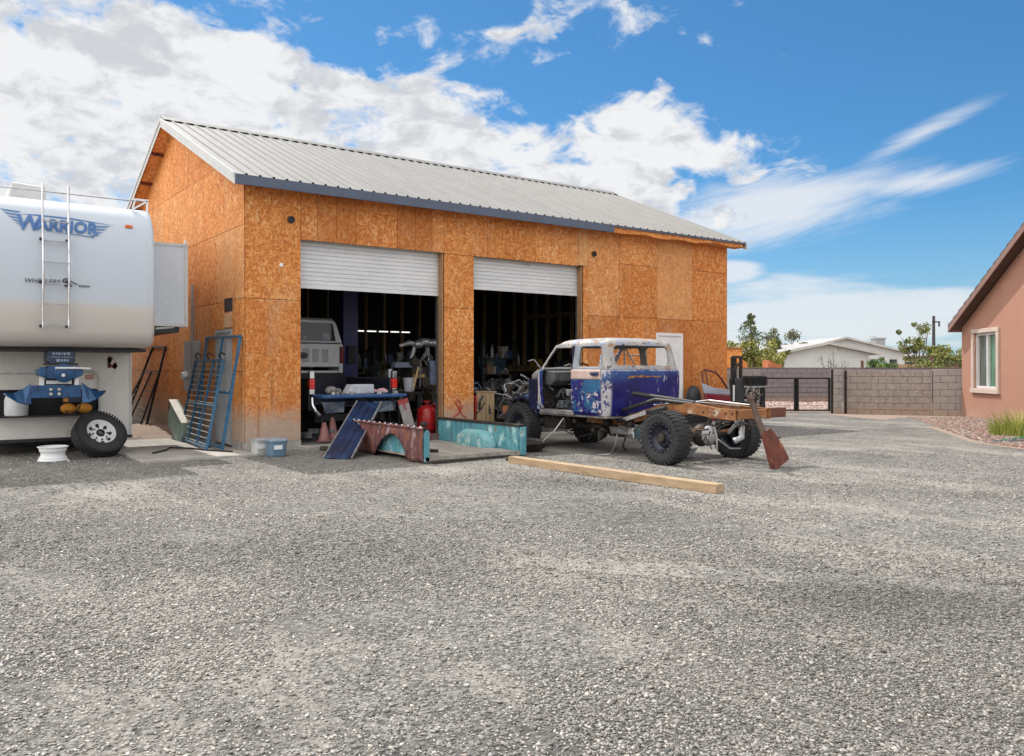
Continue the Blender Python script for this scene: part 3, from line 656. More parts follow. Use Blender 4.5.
m.build('emblem', DARKLET, l2)

# things in the open compartment
m = MB(); m.lathe([(.0,.0),(.155,.0),(.165,.03),(.165,.24),(.15,.30),(.08,.325),(.0,.33)], (0,0,0), (0,0,1), 24)
m.v = [(x-3.17, y+1.26, z+.655) for x, y, z in m.v]
tag(m.build('white_tank', surf('frosted_white_plastic', (.62,.64,.66), (.5,.52,.55), 6, .5), None, loc=(-3.17,1.26,.655), smooth=40), 'round frosted white tank in the open front compartment of the trailer', 'tank')
m = MB(); m.box(-3.5, -1.99, 1.1, 1.44, .625, .65); tp(m, 'compartment_shelf', BLACK)
bag = thing('yellow_bag', (-2.33,1.28,.655), 'yellow-orange pair of pouches held by a black strap in the trailer front compartment', 'bag')
YEL = surf('yellow_orange_cloth', (.62,.27,.02), (.48,.19,.015), 12, .6, 0, .1, 60)
for dx in (-.115, .115):
    m = MB(); m.ball((-2.33+dx, 1.26, .745), .12, 14, 8, (1.0,.7,.72)); m.build('pouch', YEL, bag, smooth=60)
m = MB(); m.tube([(-2.50,1.17,.72),(-2.46,1.15,.665),(-2.38,1.14,.655),(-2.33,1.15,.70),(-2.29,1.15,.80),(-2.27,1.18,.88)], .012, 6); m.build('strap', BLACK, bag)
m = MB(); m.box(-2.52, -2.16, 1.24, 1.38, .84, .93); bb = tag(m.build('battery_box', surf('dark_navy_box', (.02,.025,.06), None, 5, .5), None, loc=(-2.34,1.31,.84), bevel=.01), 'dark battery box with a yellow sticker behind the yellow pouches', 'box')
m = MB(); m.box(-2.52, -2.45, 1.234, 1.238, .855, .915); m.build('sticker', YEL, bb)

# ------------------------------------------------------------------ wheels
def tyre_parts(root, c, ax, Ro, Wd, Rr, rim_mat, lugs=28, lug=1., dish=.04, holes=0, hub=None, bolts=None, name='wheel', hubm=None):
    """wheel (rim) > tyre, hub"""
    c = Vector(c); ax = Vector(ax).normalized(); h = Wd/2
    m = MB(); m.lathe([(Rr-.012,-h+.02),(Rr+.01,-h+.008),(Rr+.012,-h+.028),(Rr-.02,-h+.05),(Rr-.045,-dish*.4),(Rr-.045,h-.10),(Rr-.02,h-.05),(Rr+.012,h-.028),(Rr+.01,h-.008),(Rr-.012,h-.02),(Rr-.03,h-.06),(Rr-.055,h-dish-.03),(Rr*.62,h-dish-.05),(Rr*.5,h-dish-.02),(Rr*.30,h-dish-.012),(0,h-dish-.012)], c, ax, 36, False)
    w = m.build(name, rim_mat, root, smooth=35)
    m = MB(); m.lathe([(Rr-.005,-h+.012),(Rr+.02,-h),(Rr+(Ro-Rr)*.55,-h-.006),(Ro-.04,-h+.008),(Ro-.012,-h+.035),(Ro-.006,-h*.5),(Ro-.006,h*.5),(Ro-.012,h-.035),(Ro-.04,h-.008),(Rr+(Ro-Rr)*.55,h+.006),(Rr+.02,h),(Rr-.005,h-.012),(Rr-.005,-h+.012)], c, ax, 48, False)
    a = ax.orthogonal().normalized(); b = ax.cross(a)
    for k in range(lugs):
        for sgn, off in ((-1, 0), (1, .5)):
            t = 2*PI*(k+off)/lugs; d = a*math.cos(t) + b*math.sin(t); tg = ax.cross(d)
            mm = Matrix((ax, tg, d)).transposed()
            m.obox(c + d*(Ro-.006) + ax*sgn*h*.66, (h*.56, 2*PI*Ro/lugs*.62, .012+.008*lug), mm)
            m.obox(c + d*(Ro-.006) + ax*sgn*h*.2, (h*.34, 2*PI*Ro/lugs*.5, .012+.006*lug), mm)
            m.obox(c + d*(Ro-.035) + ax*sgn*(h-.002), (.004+.006*lug, 2*PI*Ro/lugs*.5, .04), mm)
    m.build('tyre', RUBBER, w, smooth=30)
    if hub:
        m = MB(); m.lathe(hub, c + ax*(h-dish-.012), ax, 20); m.build('hub', hubm or (bolts[2] if bolts else BLACK), w, smooth=35)
    if bolts:
        rad, num, mt, sz_ = bolts; m = MB()
        for k in range(num):
            t = 2*PI*k/num; d = a*math.cos(t) + b*math.sin(t); m.lathe([(sz_,0),(sz_,.012),(sz_*.6,.02),(0,.02)], c + d*rad + ax*(h-dish*(1 if rad < Rr*.6 else .35)-.02), ax, 6)
        m.build('bolt', mt, w)
    if holes:
        m = MB()
        for k in range(holes):
            t = 2*PI*k/holes; d = a*math.cos(t) + b*math.sin(t); m.ball(c + d*Rr*.72 + ax*(h-dish-.036), .03, 8, 5)
        m.build('rim_opening', CEIL, w, smooth=60)
    return w
wt = thing('spare_wheel', (-2.09,.62,0), 'black tyre on a white steel rim leaning back against the trailer front', 'wheel')
ax_ = Vector((.20, -.80, .62)).normalized()
tyre_parts(wt, (-2.09,.66,.345), ax_, .39, .225, .225, WHITE, 52, .0, .06, 8, [(.065,0),(.06,.03),(.045,.035),(.045,.0),(0,.0)], (.11, 8, CEIL, .014))
m = MB(); m.lathe([(.205,0),(.212,.008),(.205,.018),(.196,.02),(.19,.055),(.172,.068),(.166,.08),(.166,.125),(.176,.14),(.186,.15),(.19,.195),(.198,.20),(.212,.205),(.212,.217),(.202,.22),(.19,.205),(.16,.15),(.06,.12),(.0,.12)], (-2.77,.42,.0), (0,0,1), 32)
tag(m.build('steel_wheel', WHITE, None, loc=(-2.77,.42,0), smooth=35), 'bare white steel wheel rim lying flat on the gravel below the trailer', 'wheel rim')

# ------------------------------------------------------------------ things along the side wall
def rack(root, bl, br, tl, tr_, frame, mesh_n, rails=0, hooks=True, mid=None, name='frame', rr=.022):
    bl, br, tl, tr_ = map(Vector, (bl, br, tl, tr_)); m = MB()
    for a, b in ((bl, tl), (br, tr_)): m.bar(a, b, rr*2, rr*2, (1,0,.2))
    for t in ([1.0] + ([mid] if mid else []) + [.03]):
        m.bar(bl.lerp(tl, t), br.lerp(tr_, t), rr*1.8, rr*1.8, (1,0,.2))
    f = m.build(name, frame, root, bevel=.004)
    m = MB()
    for k in range(rails): t = (k+1)/(rails+1); m.bar(bl.lerp(br, t), tl.lerp(tr_, t), rr*1.7, rr*1.7, (1,0,.2))
    if rails: m.build('rail', frame, root)
    m = MB()
    for k in range(mesh_n): t = .06 + .90*k/(mesh_n-1); m.bar(bl.lerp(tl, t), br.lerp(tr_, t), rr*.7, rr*.7, (1,0,.2))
    if mesh_n: m.build('crossbar', STEEL if frame is not BLACK else BLACK, root)
    if hooks:
        for t in (.06, .5, .92):
            m = MB(); p = tl.lerp(tr_, t); m.tube([p + Vector((0,0,0)), p + Vector((-.04,0,.10)), p + Vector((-.02,-.06,.14)), p + Vector((.02,-.14,.10))], .014, 6)
            m.build('hook', BLACK, root)
    return f
rk_ = thing('rack', (-.38,.7,0), 'tall blue tubular rack standing behind the smaller blue rack by the shop corner', 'rack', 'blue racks by the side door')
rack(rk_, (-.40,1.42,.035), (-.36,.06,.035), (-.05,2.0,1.96), (-.06,.04,1.93), RACKBL, 0, 1, False, .5)
rk_ = thing('rack', (-.45,1.4,0), 'shorter blue barred rack leaning in front of the taller blue rack, hooks at its top', 'rack', 'blue racks by the side door')
rack(rk_, (-.38,2.62,.035), (-.56,.24,.035), (-.16,2.30,1.54), (-.16,.62,1.53), RACKBL, 15, 2, True, .48)
rk_ = thing('rack', (-.3,6.6,0), 'black metal rack leaning on the strand board wall near the trailer', 'rack')
rack(rk_, (-.28,8.1,.03), (-.36,5.5,.03), (-.04,6.2,1.88), (-.05,5.02,1.85), BLACK, 0, 0, False, None)
rack(rk_, (-.42,8.3,.05), (-.46,5.6,.05), (-.16,6.45,1.33), (-.17,5.05,1.32), BLACK, 10, 1, False, None, 'lower_frame', .016)
m = MB(); m.box(-.75,-.2,5.4,8.3,.02,.07); m.bar((-.8,5.3,.1),(-.2,8.4,.09),.05,.04); m.bar((-.7,6,.12),(-.3,7.6,.12),.04,.04); m.build('base_frame', BLACK, rk_)
# green cabinet
gb = thing('cabinet', (-.3,2.6,0), 'pale green metal cabinet tipped over beside the blue racks', 'cabinet')
rm = rotz(R(0)) @ rotx(R(24)); PG = surf('pale_green_enamel', (.36,.50,.44), (.28,.41,.36), 3, .45, 0, .05, 40, [((.2,.15,.1), 5, .64, .72, .8)])
m = MB(); m.obox((-.36,2.75,.33), (.15,.95,.5), rm); m.build('cabinet_body', PG, gb, bevel=.012)
m = MB(); m.obox(Vector((-.36,2.75,.33)) + rm @ Vector((0,0,.27)), (.19,1.0,.03), rm); m.build('cabinet_top', surf('cream_board', (.62,.60,.52), None, 4, .6), gb, bevel=.006)
m = MB(); m.obox(Vector((-.36,2.75,.33)) + rm @ Vector((0,.50,.16)), (.16,.04,.2), rm); m.build('end_cap', BLACK, gb)
m = MB(); m.obox(Vector((-.36,2.75,.33)) + rm @ Vector((-.081,-.05,-.02)), (.012,.62,.34), rm); m.build('cabinet_door', PG, gb, bevel=.004)
m = MB(); m.tube([(-1.4,.2,.05),(-1.1,.6,.05),(-.95,1.0,.05),(-.7,.7,.05),(-.55,.2,.05),(-.3,-.3,.05)], .014, 6); tag(m.build('hose', BLACK, None, loc=(-1.0,.5,.04), smooth=60), 'thin black hose lying across the pale concrete beside the shop', 'hose')
def bucket(x, y, w, h, mat, lidm, label, name='bucket'):
    t = thing(name, (x,y,0), label, 'bucket', 'square buckets at the shop corner')
    m = MB(); k = .9; m.prism([(x-w/2*k,y-w/2*k,.0),(x+w/2*k,y-w/2*k,.0),(x+w/2*k,y+w/2*k,.0),(x-w/2*k,y+w/2*k,.0)], (0,0,.001))
    rr = lambda s_, z: [(x+a*w/2*s_, y+b*w/2*s_, z) for a, b in ((-1,-.7),(-.7,-1),(.7,-1),(1,-.7),(1,.7),(.7,1),(-.7,1),(-1,.7))]
    m = MB(); m.loft([rr(.86,0.), rr(.9,.02), rr(.98,h*.86), rr(1.04,h*.87), rr(1.04,h)]); m.build('bucket_body', mat, t, bevel=.004)
    m = MB(); m.loft([rr(1.07,h*.93), rr(1.09,h*.95), rr(1.07,h+.012), rr(.9,h+.02)]); m.build('lid', lidm, t, bevel=.003)
    m = MB(); m.box(x-w*.28, x+w*.18, y-w*.5-.004, y-w*.5+.02, h*.45, h*.7); m.build('label_patch', WHITE, t)
    return t
bucket(.05,-.62,.26,.25, surf('dirty_white_plastic', (.55,.56,.55), (.42,.42,.41), 4, .5, 0, 0, 40, [((.25,.22,.19), 5, .6, .72, .8)]), surf('grey_lid', (.33,.34,.35), None, 5, .5), 'dirty white square bucket against the concrete footing')
bucket(.19,-.93,.29,.26, surf('slate_blue_plastic', (.12,.21,.30), (.09,.16,.24), 4, .45), surf('pale_blue_lid', (.25,.33,.40), None, 5, .5), 'slate blue square bucket beside the white one at the shop corner')
# ------------------------------------------------------------------ stripped pickup truck
tk = thing('stripped_pickup', (5.1,-3.8,0), 'stripped old pickup with chipped blue cab, pale roof and bare rusty frame', 'pickup truck')
def kp(m, name, mat, parent=None, **k): return m.build(name, mat, parent or tk, **k)
CX, HX = 5.115, .865; YR, YF = -4.22, -2.42; BELT = 1.375
ZL = [.64,.67,.70,.75,.80,.86,.92,.98,1.04,1.10,1.16,1.22,1.25,1.29,1.33,1.36,BELT,1.39,1.42,1.44,1.47,1.50,1.53,1.56,1.59,1.62,1.65,1.68,1.71,1.735,1.76,1.785,1.81,1.84,1.865,1.885,1.897,1.903]
def inset(z):
    if z < BELT: return .035*max(0, (1.15-z)/.5)**2 + .012*max(0, (z-1.25)/.125)
    if z <= 1.785: return .03 + .06*(z-BELT)/.41
    return float(np.interp(z, [1.785,1.81,1.84,1.865,1.885,1.897,1.903], [.09,.102,.135,.20,.33,.50,.66]))
def yfront(z):
    if z < BELT: return YF
    return YF - .06 - (min(z, 1.785)-BELT)*.85 - max(0, z-1.785)*.6
ZL = [q for a, b in zip(ZL[:-1], ZL[1:]) for q in ([a, (a+b)/2] if b-a > .02 else [a])] + ZL[-1:]
NS = 124
def cab_loop(z):
    e = inset(z); hx = HX - e; yr = YR + e*.8 + (.0 if z < BELT else (z-BELT)*.10); yf = yfront(z) - (e*.8 if z > 1.785 else 0)
    rr, rf_ = (.13, .07) if z < 1.8 else (min(.13, hx*.5), min(.1, hx*.5)); P = []; T = []
    # left side from front to rear, rear, right side, front  (counter-clockwise seen from above)
    for k in range(NS): P.append((CX-hx, yf-rf_ + (yr+rr-(yf-rf_))*k/(NS-1))); T.append('L')
    for k in range(1, 7): a = PI + PI/2*k/7; P.append((CX-hx+rr+rr*math.cos(a), yr+rr+rr*math.sin(a))); T.append('RL')
    for k in range(111): P.append((CX-hx+rr + 2*(hx-rr)*k/110, yr)); T.append('B')
    for k in range(1, 7): a = 1.5*PI + PI/2*k/7; P.append((CX+hx-rr+rr*math.cos(a), yr+rr+rr*math.sin(a))); T.append('RR')
    for k in range(NS): P.append((CX+hx, yr+rr + (yf-rf_-yr-rr)*k/(NS-1))); T.append('Rt')
    for k in range(1, 5): a = PI/2*k/5; P.append((CX+hx-rf_+rf_*math.cos(a), yf-rf_+rf_*math.sin(a))); T.append('F')
    for k in range(41): P.append((CX+hx-rf_ - 2*(hx-rf_)*k/40, yf)); T.append('F')
    for k in range(1, 5): a = PI/2 + PI/2*k/5; P.append((CX-hx+rf_+rf_*math.cos(a), yf-rf_+rf_*math.sin(a))); T.append('F')
    return [(x, y, z) for x, y in P], T
loops = [cab_loop(z) for z in ZL]; TG = loops[0][1]; n_ = len(TG)
def rrect(u, v, u0, u1, v0, v1, r):
    if not (u0 < u < u1 and v0 < v < v1): return False
    du = max(u0+r-u, u-(u1-r), 0); dv = max(v0+r-v, v-(v1-r), 0)
    return du*du + dv*dv < r*r
def region(side, x, y, z):
    if side in ('L', 'Rt'):
        fr = yfront(z) - .085
        if side == 'L':
            if -3.37 < y < min(-2.60, fr) and .70 < z < 1.74 and not (y < -3.30 and z > 1.69): return None
            if rrect(y, z, -4.03, -3.52, 1.415, 1.745, .07): return None
            if -4.085 < y < -3.385 and .68 < z < BELT: return 'door'
            if -4.085 < y < -3.385 and BELT <= z < 1.77: return 'doorframe'
        else:
            if rrect(y, z, -3.30, min(-2.60, fr), 1.415, 1.745, .06): return None
            if rrect(y, z, -4.03, -3.45, 1.415, 1.745, .07): return None
    if side == 'B' and rrect(x, z, CX-.625, CX+.60, 1.44, 1.76, .09): return None
    if side == 'F' and z > BELT + .03 and z < 1.76 and abs(x-CX) < HX-.11: return None
    return 'low' if z < BELT else 'up'
parts_ = {'low': MB(), 'up': MB(), 'door': MB(), 'doorframe': MB()}
for j in range(len(ZL)-1):
    A, B = loops[j][0], loops[j+1][0]
    for i in range(n_):
        k = (i+1) % n_
        c = [(A[i][q]+A[k][q]+B[i][q]+B[k][q])/4 for q in range(3)]
        rg = region(TG[i], *c)
        if rg: parts_[rg].add([A[i], A[k], B[k], B[i]], [(0,1,2,3)])
parts_['up'].poly(loops[-1][0])
def weld(o):
    bm = bmesh.new(); bm.from_mesh(o.data); bmesh.ops.remove_doubles(bm, verts=bm.verts, dist=.0008); bm.to_mesh(o.data); bm.free()
    for p in o.data.polygons: p.use_smooth = True
    o.data.set_sharp_from_angle(angle=R(38))
# blue cab with pale bare corner streaks that follow the rear left corner
g_ = N('cab_blue_with_bare_corner')
s_ = g_.sep(); nz = g_.noise(6, 7, .62, g_.mapping((1,1,.5)))
col = g_.mix(g_.sm(g_.noise(3, 6), .4, .65), (.006,.006,.085), (.010,.012,.13))
top_ = g_.math('MULTIPLY', g_.sm(g_.math('ADD', s_[2], g_.math('MULTIPLY', g_.noise(2.2, 6, .6), .5)), 1.40, 1.62), .8); col = g_.mix(top_, col, (.02,.075,.22))
scr = g_.sm(g_.noise(5, 8, .70, g_.mapping((2.6,2.6,.7),(0,0,0),(3,1,5))), .60, .66); belt = g_.math('MULTIPLY', g_.sm(s_[2], 1.335, 1.365), g_.sm(g_.noise(8, 5), .35, .6)); scr = g_.math('MAXIMUM', scr, g_.math('MULTIPLY', belt, .8)); col = g_.mix(scr, col, (.36,.34,.42))
rst = g_.sm(g_.noise(7, 7, .65, g_.mapping((1,1,1),(0,0,0),(9,2,1))), .67, .71); col = g_.mix(rst, col, (.25,.10,.035))
cornr = g_.math('MULTIPLY', g_.sm(s_[0], -.70, -.76), g_.sm(s_[1], -.12, -.34)); cornr = g_.math('MULTIPLY', cornr, g_.sm(g_.math('ADD', g_.math('MULTIPLY', nz, .55), g_.math('MULTIPLY', g_.noise(17, 6, .7), .45)), .43, .53)); col = g_.mix(cornr, col, g_.mix(g_.noise(11, 5, .7), (.56,.54,.55), (.22,.21,.24)))
CABBLUE = g_.done(col, g_.math('ADD', .42, g_.math('MULTIPLY', scr, .3)), 0, g_.bump(g_.noise(30, 4), .05, .01, g_.bump(g_.noise(3.2, 2), .35, .03)), .3)
b_ = kp(parts_['low'], 'cab_body', CABBLUE, recalc=False, solid=.022); weld(b_)
b_ = kp(parts_['up'], 'cab_roof', PRIMER, recalc=False, solid=.03); weld(b_)
dm = MB(); pk = MB()
for f in parts_['door'].f:
    q = [parts_['door'].v[i] for i in f]; (pk if sum(p[2] for p in q)/4 > 1.225 else dm).add(q, [(0,1,2,3)])
dm.v = [(x-.010, y, z) for x, y, z in dm.v]; pk.v = [(x-.018, y, z) for x, y, z in pk.v]
dd = kp(dm, 'rear_door', DOORBL, recalc=False, solid=.03); weld(dd)
q_ = kp(pk, 'door_upper_panel', PINK, dd, recalc=False, solid=.03); weld(q_)
fm = parts_['doorframe']; fm.v = [(x-.012, y, z) for x, y, z in fm.v]
q_ = kp(fm, 'window_frame', surf('grey_blue_frame', (.30,.33,.37), (.22,.25,.30), 6, .5), dd, recalc=False, solid=.03); weld(q_)
m = MB(); x = CX-HX-.035; m.box(x-.01, x+.02, -4.06, -3.90, 1.28, 1.335); m.bar((x-.03,-4.02,1.31),(x-.03,-3.90,1.315),.02,.022); kp(m, 'door_handle', surf('dark_blue_handle', (.03,.06,.14), None, 6, .35), dd, bevel=.006)
m = MB()  # scar of the lost trim on the rear wall
up = [(4.72+.05*i, YR-.004, 1.268 + random.uniform(-.008,.010) + (.010 if 3 < i < 9 else 0)) for i in range(16)]; dn = [(4.72+.05*i, YR-.004, 1.252 - random.uniform(-.006,.012) - (.016 if i < 3 else 0)) for i in range(16)]
m.prism(up + dn[::-1], (0,.003,0)); kp(m, 'rusted_scar', surf('orange_rust', (.42,.19,.06), (.16,.06,.03), 14, .9, 0, 0, 40, [((.02,.02,.09), 9, .56, .62, .5)]))
# sill, floor, door posts
m = MB(); m.box(4.27, 4.44, -3.40, -2.50, .625, .70); m.box(4.30, 5.93, -4.18, -2.46, .60, .645); kp(m, 'floor_pan', surf('scuffed_sill', (.30,.29,.28), (.16,.15,.15), 5, .6, .4, .2, 40, [((.18,.09,.05), 6, .56, .68, .9)]), bevel=.01)
m = MB(); m.tube([(4.265,-2.50,.70),(4.265,-2.52,1.0),(4.268,-2.50,BELT)], .03, 8); m.tube([(4.275,-2.60,.72),(4.275,-2.545,.80),(4.275,-2.53,1.2)], .022, 6); kp(m, 'hinge_pillar', PRIMER)
m = MB(); m.bar((4.30,-3.36,.70),(4.33,-3.36,1.76),.05,.05); kp(m, 'centre_pillar', BLUECH)
# inside: bulkhead, dash, steering wheel, seat frame, wiring
m = MB(); m.box(4.35, 5.88, -2.50, -2.46, .66, 1.35); kp(m, 'firewall', GREASE)
m = MB(); m.prism([(4.36,-2.52,1.36),(4.36,-2.78,1.33),(4.36,-2.80,1.18),(4.36,-2.70,1.10),(4.36,-2.52,1.10)], (1.5,0,0)); da = kp(m, 'dashboard', surf('dusty_dash', (.10,.10,.11), (.05,.05,.055), 6, .7), bevel=.02)
m = MB(); m.box(4.5, 4.95, -2.815, -2.80, 1.18, 1.30); m.build('instrument_panel', STEEL, da)
m = MB(); m.tube([(4.72,-2.72,1.12),(4.72,-3.02,1.30)], .022, 8); m.tube([(4.72+.19*math.cos(a), -3.04-.19*math.sin(a)*.5, 1.31+.19*math.sin(a)*.86) for a in [k*PI/10 for k in range(21)]], .014, 6)
for a in (0, 2.1, 4.2): m.tube([(4.72,-3.03,1.31),(4.72+.19*math.cos(a), -3.04-.19*math.sin(a)*.5, 1.31+.19*math.sin(a)*.86)], .010, 6)
kp(m, 'steering_wheel', BLACK, smooth=60)
m = MB(); m.box(4.45, 5.80, -3.92, -3.42, .80, .92); m.obox((5.12,-3.98,1.13), (1.36,.12,.5), rotx(-.18)); kp(m, 'seat', surf('dark_worn_seat', (.035,.033,.035), (.06,.05,.045), 7, .8), bevel=.04)
m = MB()
for k in range(34):
    p = Vector((random.uniform(4.36,5.4), random.uniform(-3.0,-2.55), random.uniform(.75,1.32))); q = [p]
    for i in range(4): q.append(q[-1] + Vector((random.uniform(-.14,.14), random.uniform(-.1,.08), random.uniform(-.16,.08))))
    m.tube(q, random.uniform(.005,.014), 5)
o = kp(m, 'wiring', surf('mixed_wiring', (.13,.13,.14), (.02,.02,.025), 30, .5)); o['kind'] = 'stuff'
m = MB()
for k in range(16): p = Vector((random.uniform(4.45,5.2), random.uniform(-3.3,-2.65), random.uniform(.68,1.0))); m.obox(p, (random.uniform(.06,.22), random.uniform(.05,.2), random.uniform(.04,.16)), rotz(random.uniform(0,3)))
o = kp(m, 'cab_clutter', surf('grey_clutter', (.20,.23,.25), (.03,.035,.04), 12, .6), bevel=.01); o['kind'] = 'stuff'
m = MB(); m.tube([(5.86,-2.95,1.40),(5.83,-2.97,1.76)], .018, 6); m.tube([(5.86,-3.25,1.40),(5.84,-3.0,1.74)], .014, 6); m.tube([(5.90,-2.95,1.62),(5.90,-3.30,1.62)], .012, 6); kp(m, 'vent_window_frame', TRIM)
# cowl, inner fender, engine
m = MB(); secs = []
for k in range(6):
    t = k/5; y = -2.44 + .34*t; w_ = .80-.10*t; z1 = 1.385 - .05*t*t; z0 = 1.20 - .02*t
    secs.append([(CX-w_,y,z0),(CX-w_,y,z1-.06),(CX-w_+.07,y,z1),(CX-.3,y,z1+.035),(CX+.3,y,z1+.035),(CX+w_-.07,y,z1),(CX+w_,y,z1-.06),(CX+w_,y,z0)])
m.loft(secs, False, False); kp(m, 'cowl', PRIMER, recalc=False, solid=.02, smooth=40)
for x in (4.29, 5.89): m = MB(); m.box(x, x+.05, -2.46, -2.16, .66, 1.21); kp(m, 'kick_panel', BLUECH, bevel=.02)
for sg in (-1, 1):
    m = MB(); cx = CX + sg*.66; rings = []
    for k in range(13):
        a = PI*.10 + PI*.74*k/12; y = -1.95 - .47*math.cos(a); z = .44 + .44*math.sin(a) + .02*math.sin(k*2.3)
        rings.append([(cx-.17,y,z-.03),(cx-.15,y,z+.02),(cx,y,z+.045),(cx+.15,y,z+.02),(cx+.17,y,z-.03)])
    m.loft(rings, False, False); kp(m, 'inner_fender', BLUECH, recalc=False, solid=.02, smooth=40)
m = MB(); m.box(4.92, 5.32, -2.2, -1.45, .62, 1.0); m.box(4.86, 5.0, -2.15, -1.5, .95, 1.12); m.box(5.24, 5.38, -2.15, -1.5, .95, 1.12); m.cyl((5.12,-1.8,1.05),(5.12,-1.8,1.20),.17,16); m.cyl((5.12,-1.42,.8),(5.12,-1.36,.8),.11,14)
en = kp(m, 'engine', GREASE, bevel=.012)
m = MB()
for k in range(34):
    p = Vector((random.uniform(4.35,5.2), random.uniform(-2.3,-1.3), random.uniform(.75,1.22))); q = [p]
    for i in range(3): q.append(q[-1] + Vector((random.uniform(-.16,.12), random.uniform(-.14,.14), random.uniform(-.14,.10))))
    m.tube(q, random.uniform(.008,.02), 6)
m.tube([(4.62,-2.2,1.18),(4.55,-2.15,1.42),(4.50,-2.05,1.55),(4.42,-1.98,1.52)], .014, 6)
m.build('hose', surf('engine_bay_hose', (.34,.35,.37), (.03,.03,.035), 25, .5, .3), en, smooth=60)
m = MB()
for k in range(22): m.obox((random.uniform(4.42,5.1), random.uniform(-2.3,-1.35), random.uniform(.62,1.12)), (random.uniform(.05,.2), random.uniform(.05,.22), random.uniform(.05,.18)), rotz(random.uniform(0,3)))
o = m.build('accessory', GREASE, en, bevel=.012); o['kind'] = 'stuff'
m = MB(); m.bar((4.5,-1.32,.55),(4.5,-1.32,1.12),.05,.05); m.bar((5.72,-1.32,.55),(5.72,-1.32,1.12),.05,.05); m.bar((4.5,-1.32,1.12),(5.72,-1.32,1.12),.05,.07); m.box(4.7,5.5,-1.34,-1.28,.62,1.08); kp(m, 'radiator', GREASE)
# frame
def railpts(x): return [(x,-.75,.60),(x,-1.5,.58),(x,-2.4,.56),(x,-4.0,.56),(x,-4.45,.64),(x,-4.85,.755),(x,-5.25,.815),(x,-5.6,.80),(x,-5.95,.755),(x,-6.32,.745)]
for x in (4.74, 5.52):
    q = [Vector(p) for p in railpts(x)]; s_ = 1 if x < CX else -1
    m = MB()
    web = [[(x, p.y, p.z-.075), (x, p.y, p.z+.075), (x+s_*.012, p.y, p.z+.075), (x+s_*.012, p.y, p.z-.075)] for p in q]; m.loft(web)
    for dz in (.069, -.075):
        m.loft([[(x+s_*.012, p.y, p.z+dz), (x+s_*.012, p.y, p.z+dz+.006), (x+s_*.065, p.y, p.z+dz+.006), (x+s_*.065, p.y, p.z+dz)] for p in q])
    f_ = kp(m, 'frame_rail', RUSTFR)
    m = MB()
    for y in (-5.75,-5.95,-6.15,-6.27): m.lathe([(.017,0),(.017,.004),(0,.005)], (x-.0005 if s_ > 0 else x+.0005, y, .76), (-s_,0,0), 10)
    m.build('bolt_hole', BLACK, f_)
m = MB(); m.box(4.815, 5.45, -6.315, -6.25, .68, .81); kp(m, 'rear_crossmember', RUSTFR, bevel=.006)
m = MB(); m.box(5.535, 5.9, -6.31, -6.20, .68, .82); kp(m, 'side_bracket', surf('dark_red_brown', (.16,.05,.025), (.09,.03,.02), 6, .7), bevel=.006)
m = MB(); m.tube([(4.8,-5.05,.80),(5.48,-5.05,.80)], .045, 10); m.box(4.81, 5.455, -3.3, -3.2, .50, .58); m.box(4.81, 5.455, -1.2, -1.05, .46, .55); kp(m, 'crossmember', RUSTFR)
m = MB()
for x in (4.70, 5.57):
    for k in range(4): q = [(x, -4.55 - 1.35*t, .50 - .13*math.sin(PI*t) - k*.014 + .10*t) for t in [i/10 for i in range(1+k, 10-k)]]; m.tube(q, .012, 4)
kp(m, 'leaf_spring', RUSTFR)
m = MB(); m.tube([(4.45,-5.4,.39),(4.9,-5.4,.39),(5.78,-5.4,.39)], .048, 12); m.tube([(5.10,-5.25,.40),(5.10,-4.2,.47),(5.10,-3.1,.52)], .035, 10); ax2 = kp(m, 'rear_axle', GREASE, smooth=50)
m = MB(); m.ball((5.10,-5.40,.39), .17, 18, 10, (1,.85,1)); m.build('differential', GREASE, ax2, smooth=60)
m = MB(); m.lathe([(.155,0),(.155,.02),(.135,.04),(.11,.075),(.05,.10),(0,.10)], (5.10,-5.53,.39), (0,-1,0), 20); m.build('differential_cover', ALLOY, ax2, smooth=35)
m = MB(); m.tube([(4.45,-1.95,.39),(5.78,-1.95,.39)], .045, 10); m.ball((5.35,-1.95,.39), .13, 12, 8); kp(m, 'front_axle', GREASE, smooth=50)
m = MB()
for k in range(26):
    p = Vector((random.uniform(4.6,5.7), random.uniform(-6.0,-4.5), random.uniform(.42,.72))); q = [p]
    for i in range(4): q.append(q[-1] + Vector((random.uniform(-.12,.12), random.uniform(-.16,.16), random.uniform(-.12,.06))))
    m.tube(q, random.uniform(.007,.016), 5)
o = kp(m, 'brake_line', GREASE); o['kind'] = 'stuff'
for y0, y1, x in ((-5.15,-4.85,4.78),(-5.6,-5.9,5.48)): m = MB(); m.cyl((x,y0,.42),(x,y1,.74),.03,10); m.cyl((x,(y0+y1)/2,.58),(x,y1,.73),.04,10); kp(m, 'shock_absorber', ALLOY, smooth=50)
m = MB(); m.tube([(5.45,-5.72,.30),(5.55,-5.78,.36),(5.60,-5.75,.55),(5.57,-5.7,.72)], .05, 10); m.tube([(4.95,-5.75,.62),(4.97,-5.8,.40),(5.0,-5.78,.2)], .016, 6); m.tube([(5.0,-5.8,.36),(5.2,-5.85,.22),(5.5,-5.8,.20)], .012, 6); kp(m, 'brake_hose', ALLOY, smooth=60)
m = MB(); m.tube([(4.64,-4.05,.55),(4.62,-4.45,.66),(4.60,-5.15,.80)], .036, 8); m.tube([(4.62,-4.0,.68),(4.64,-4.9,.92),(4.8,-5.5,.87)], .03, 8); m.tube([(4.7,-4.35,1.0),(4.95,-5.4,.88)], .036, 10); kp(m, 'loose_bar', BLACK, smooth=50)
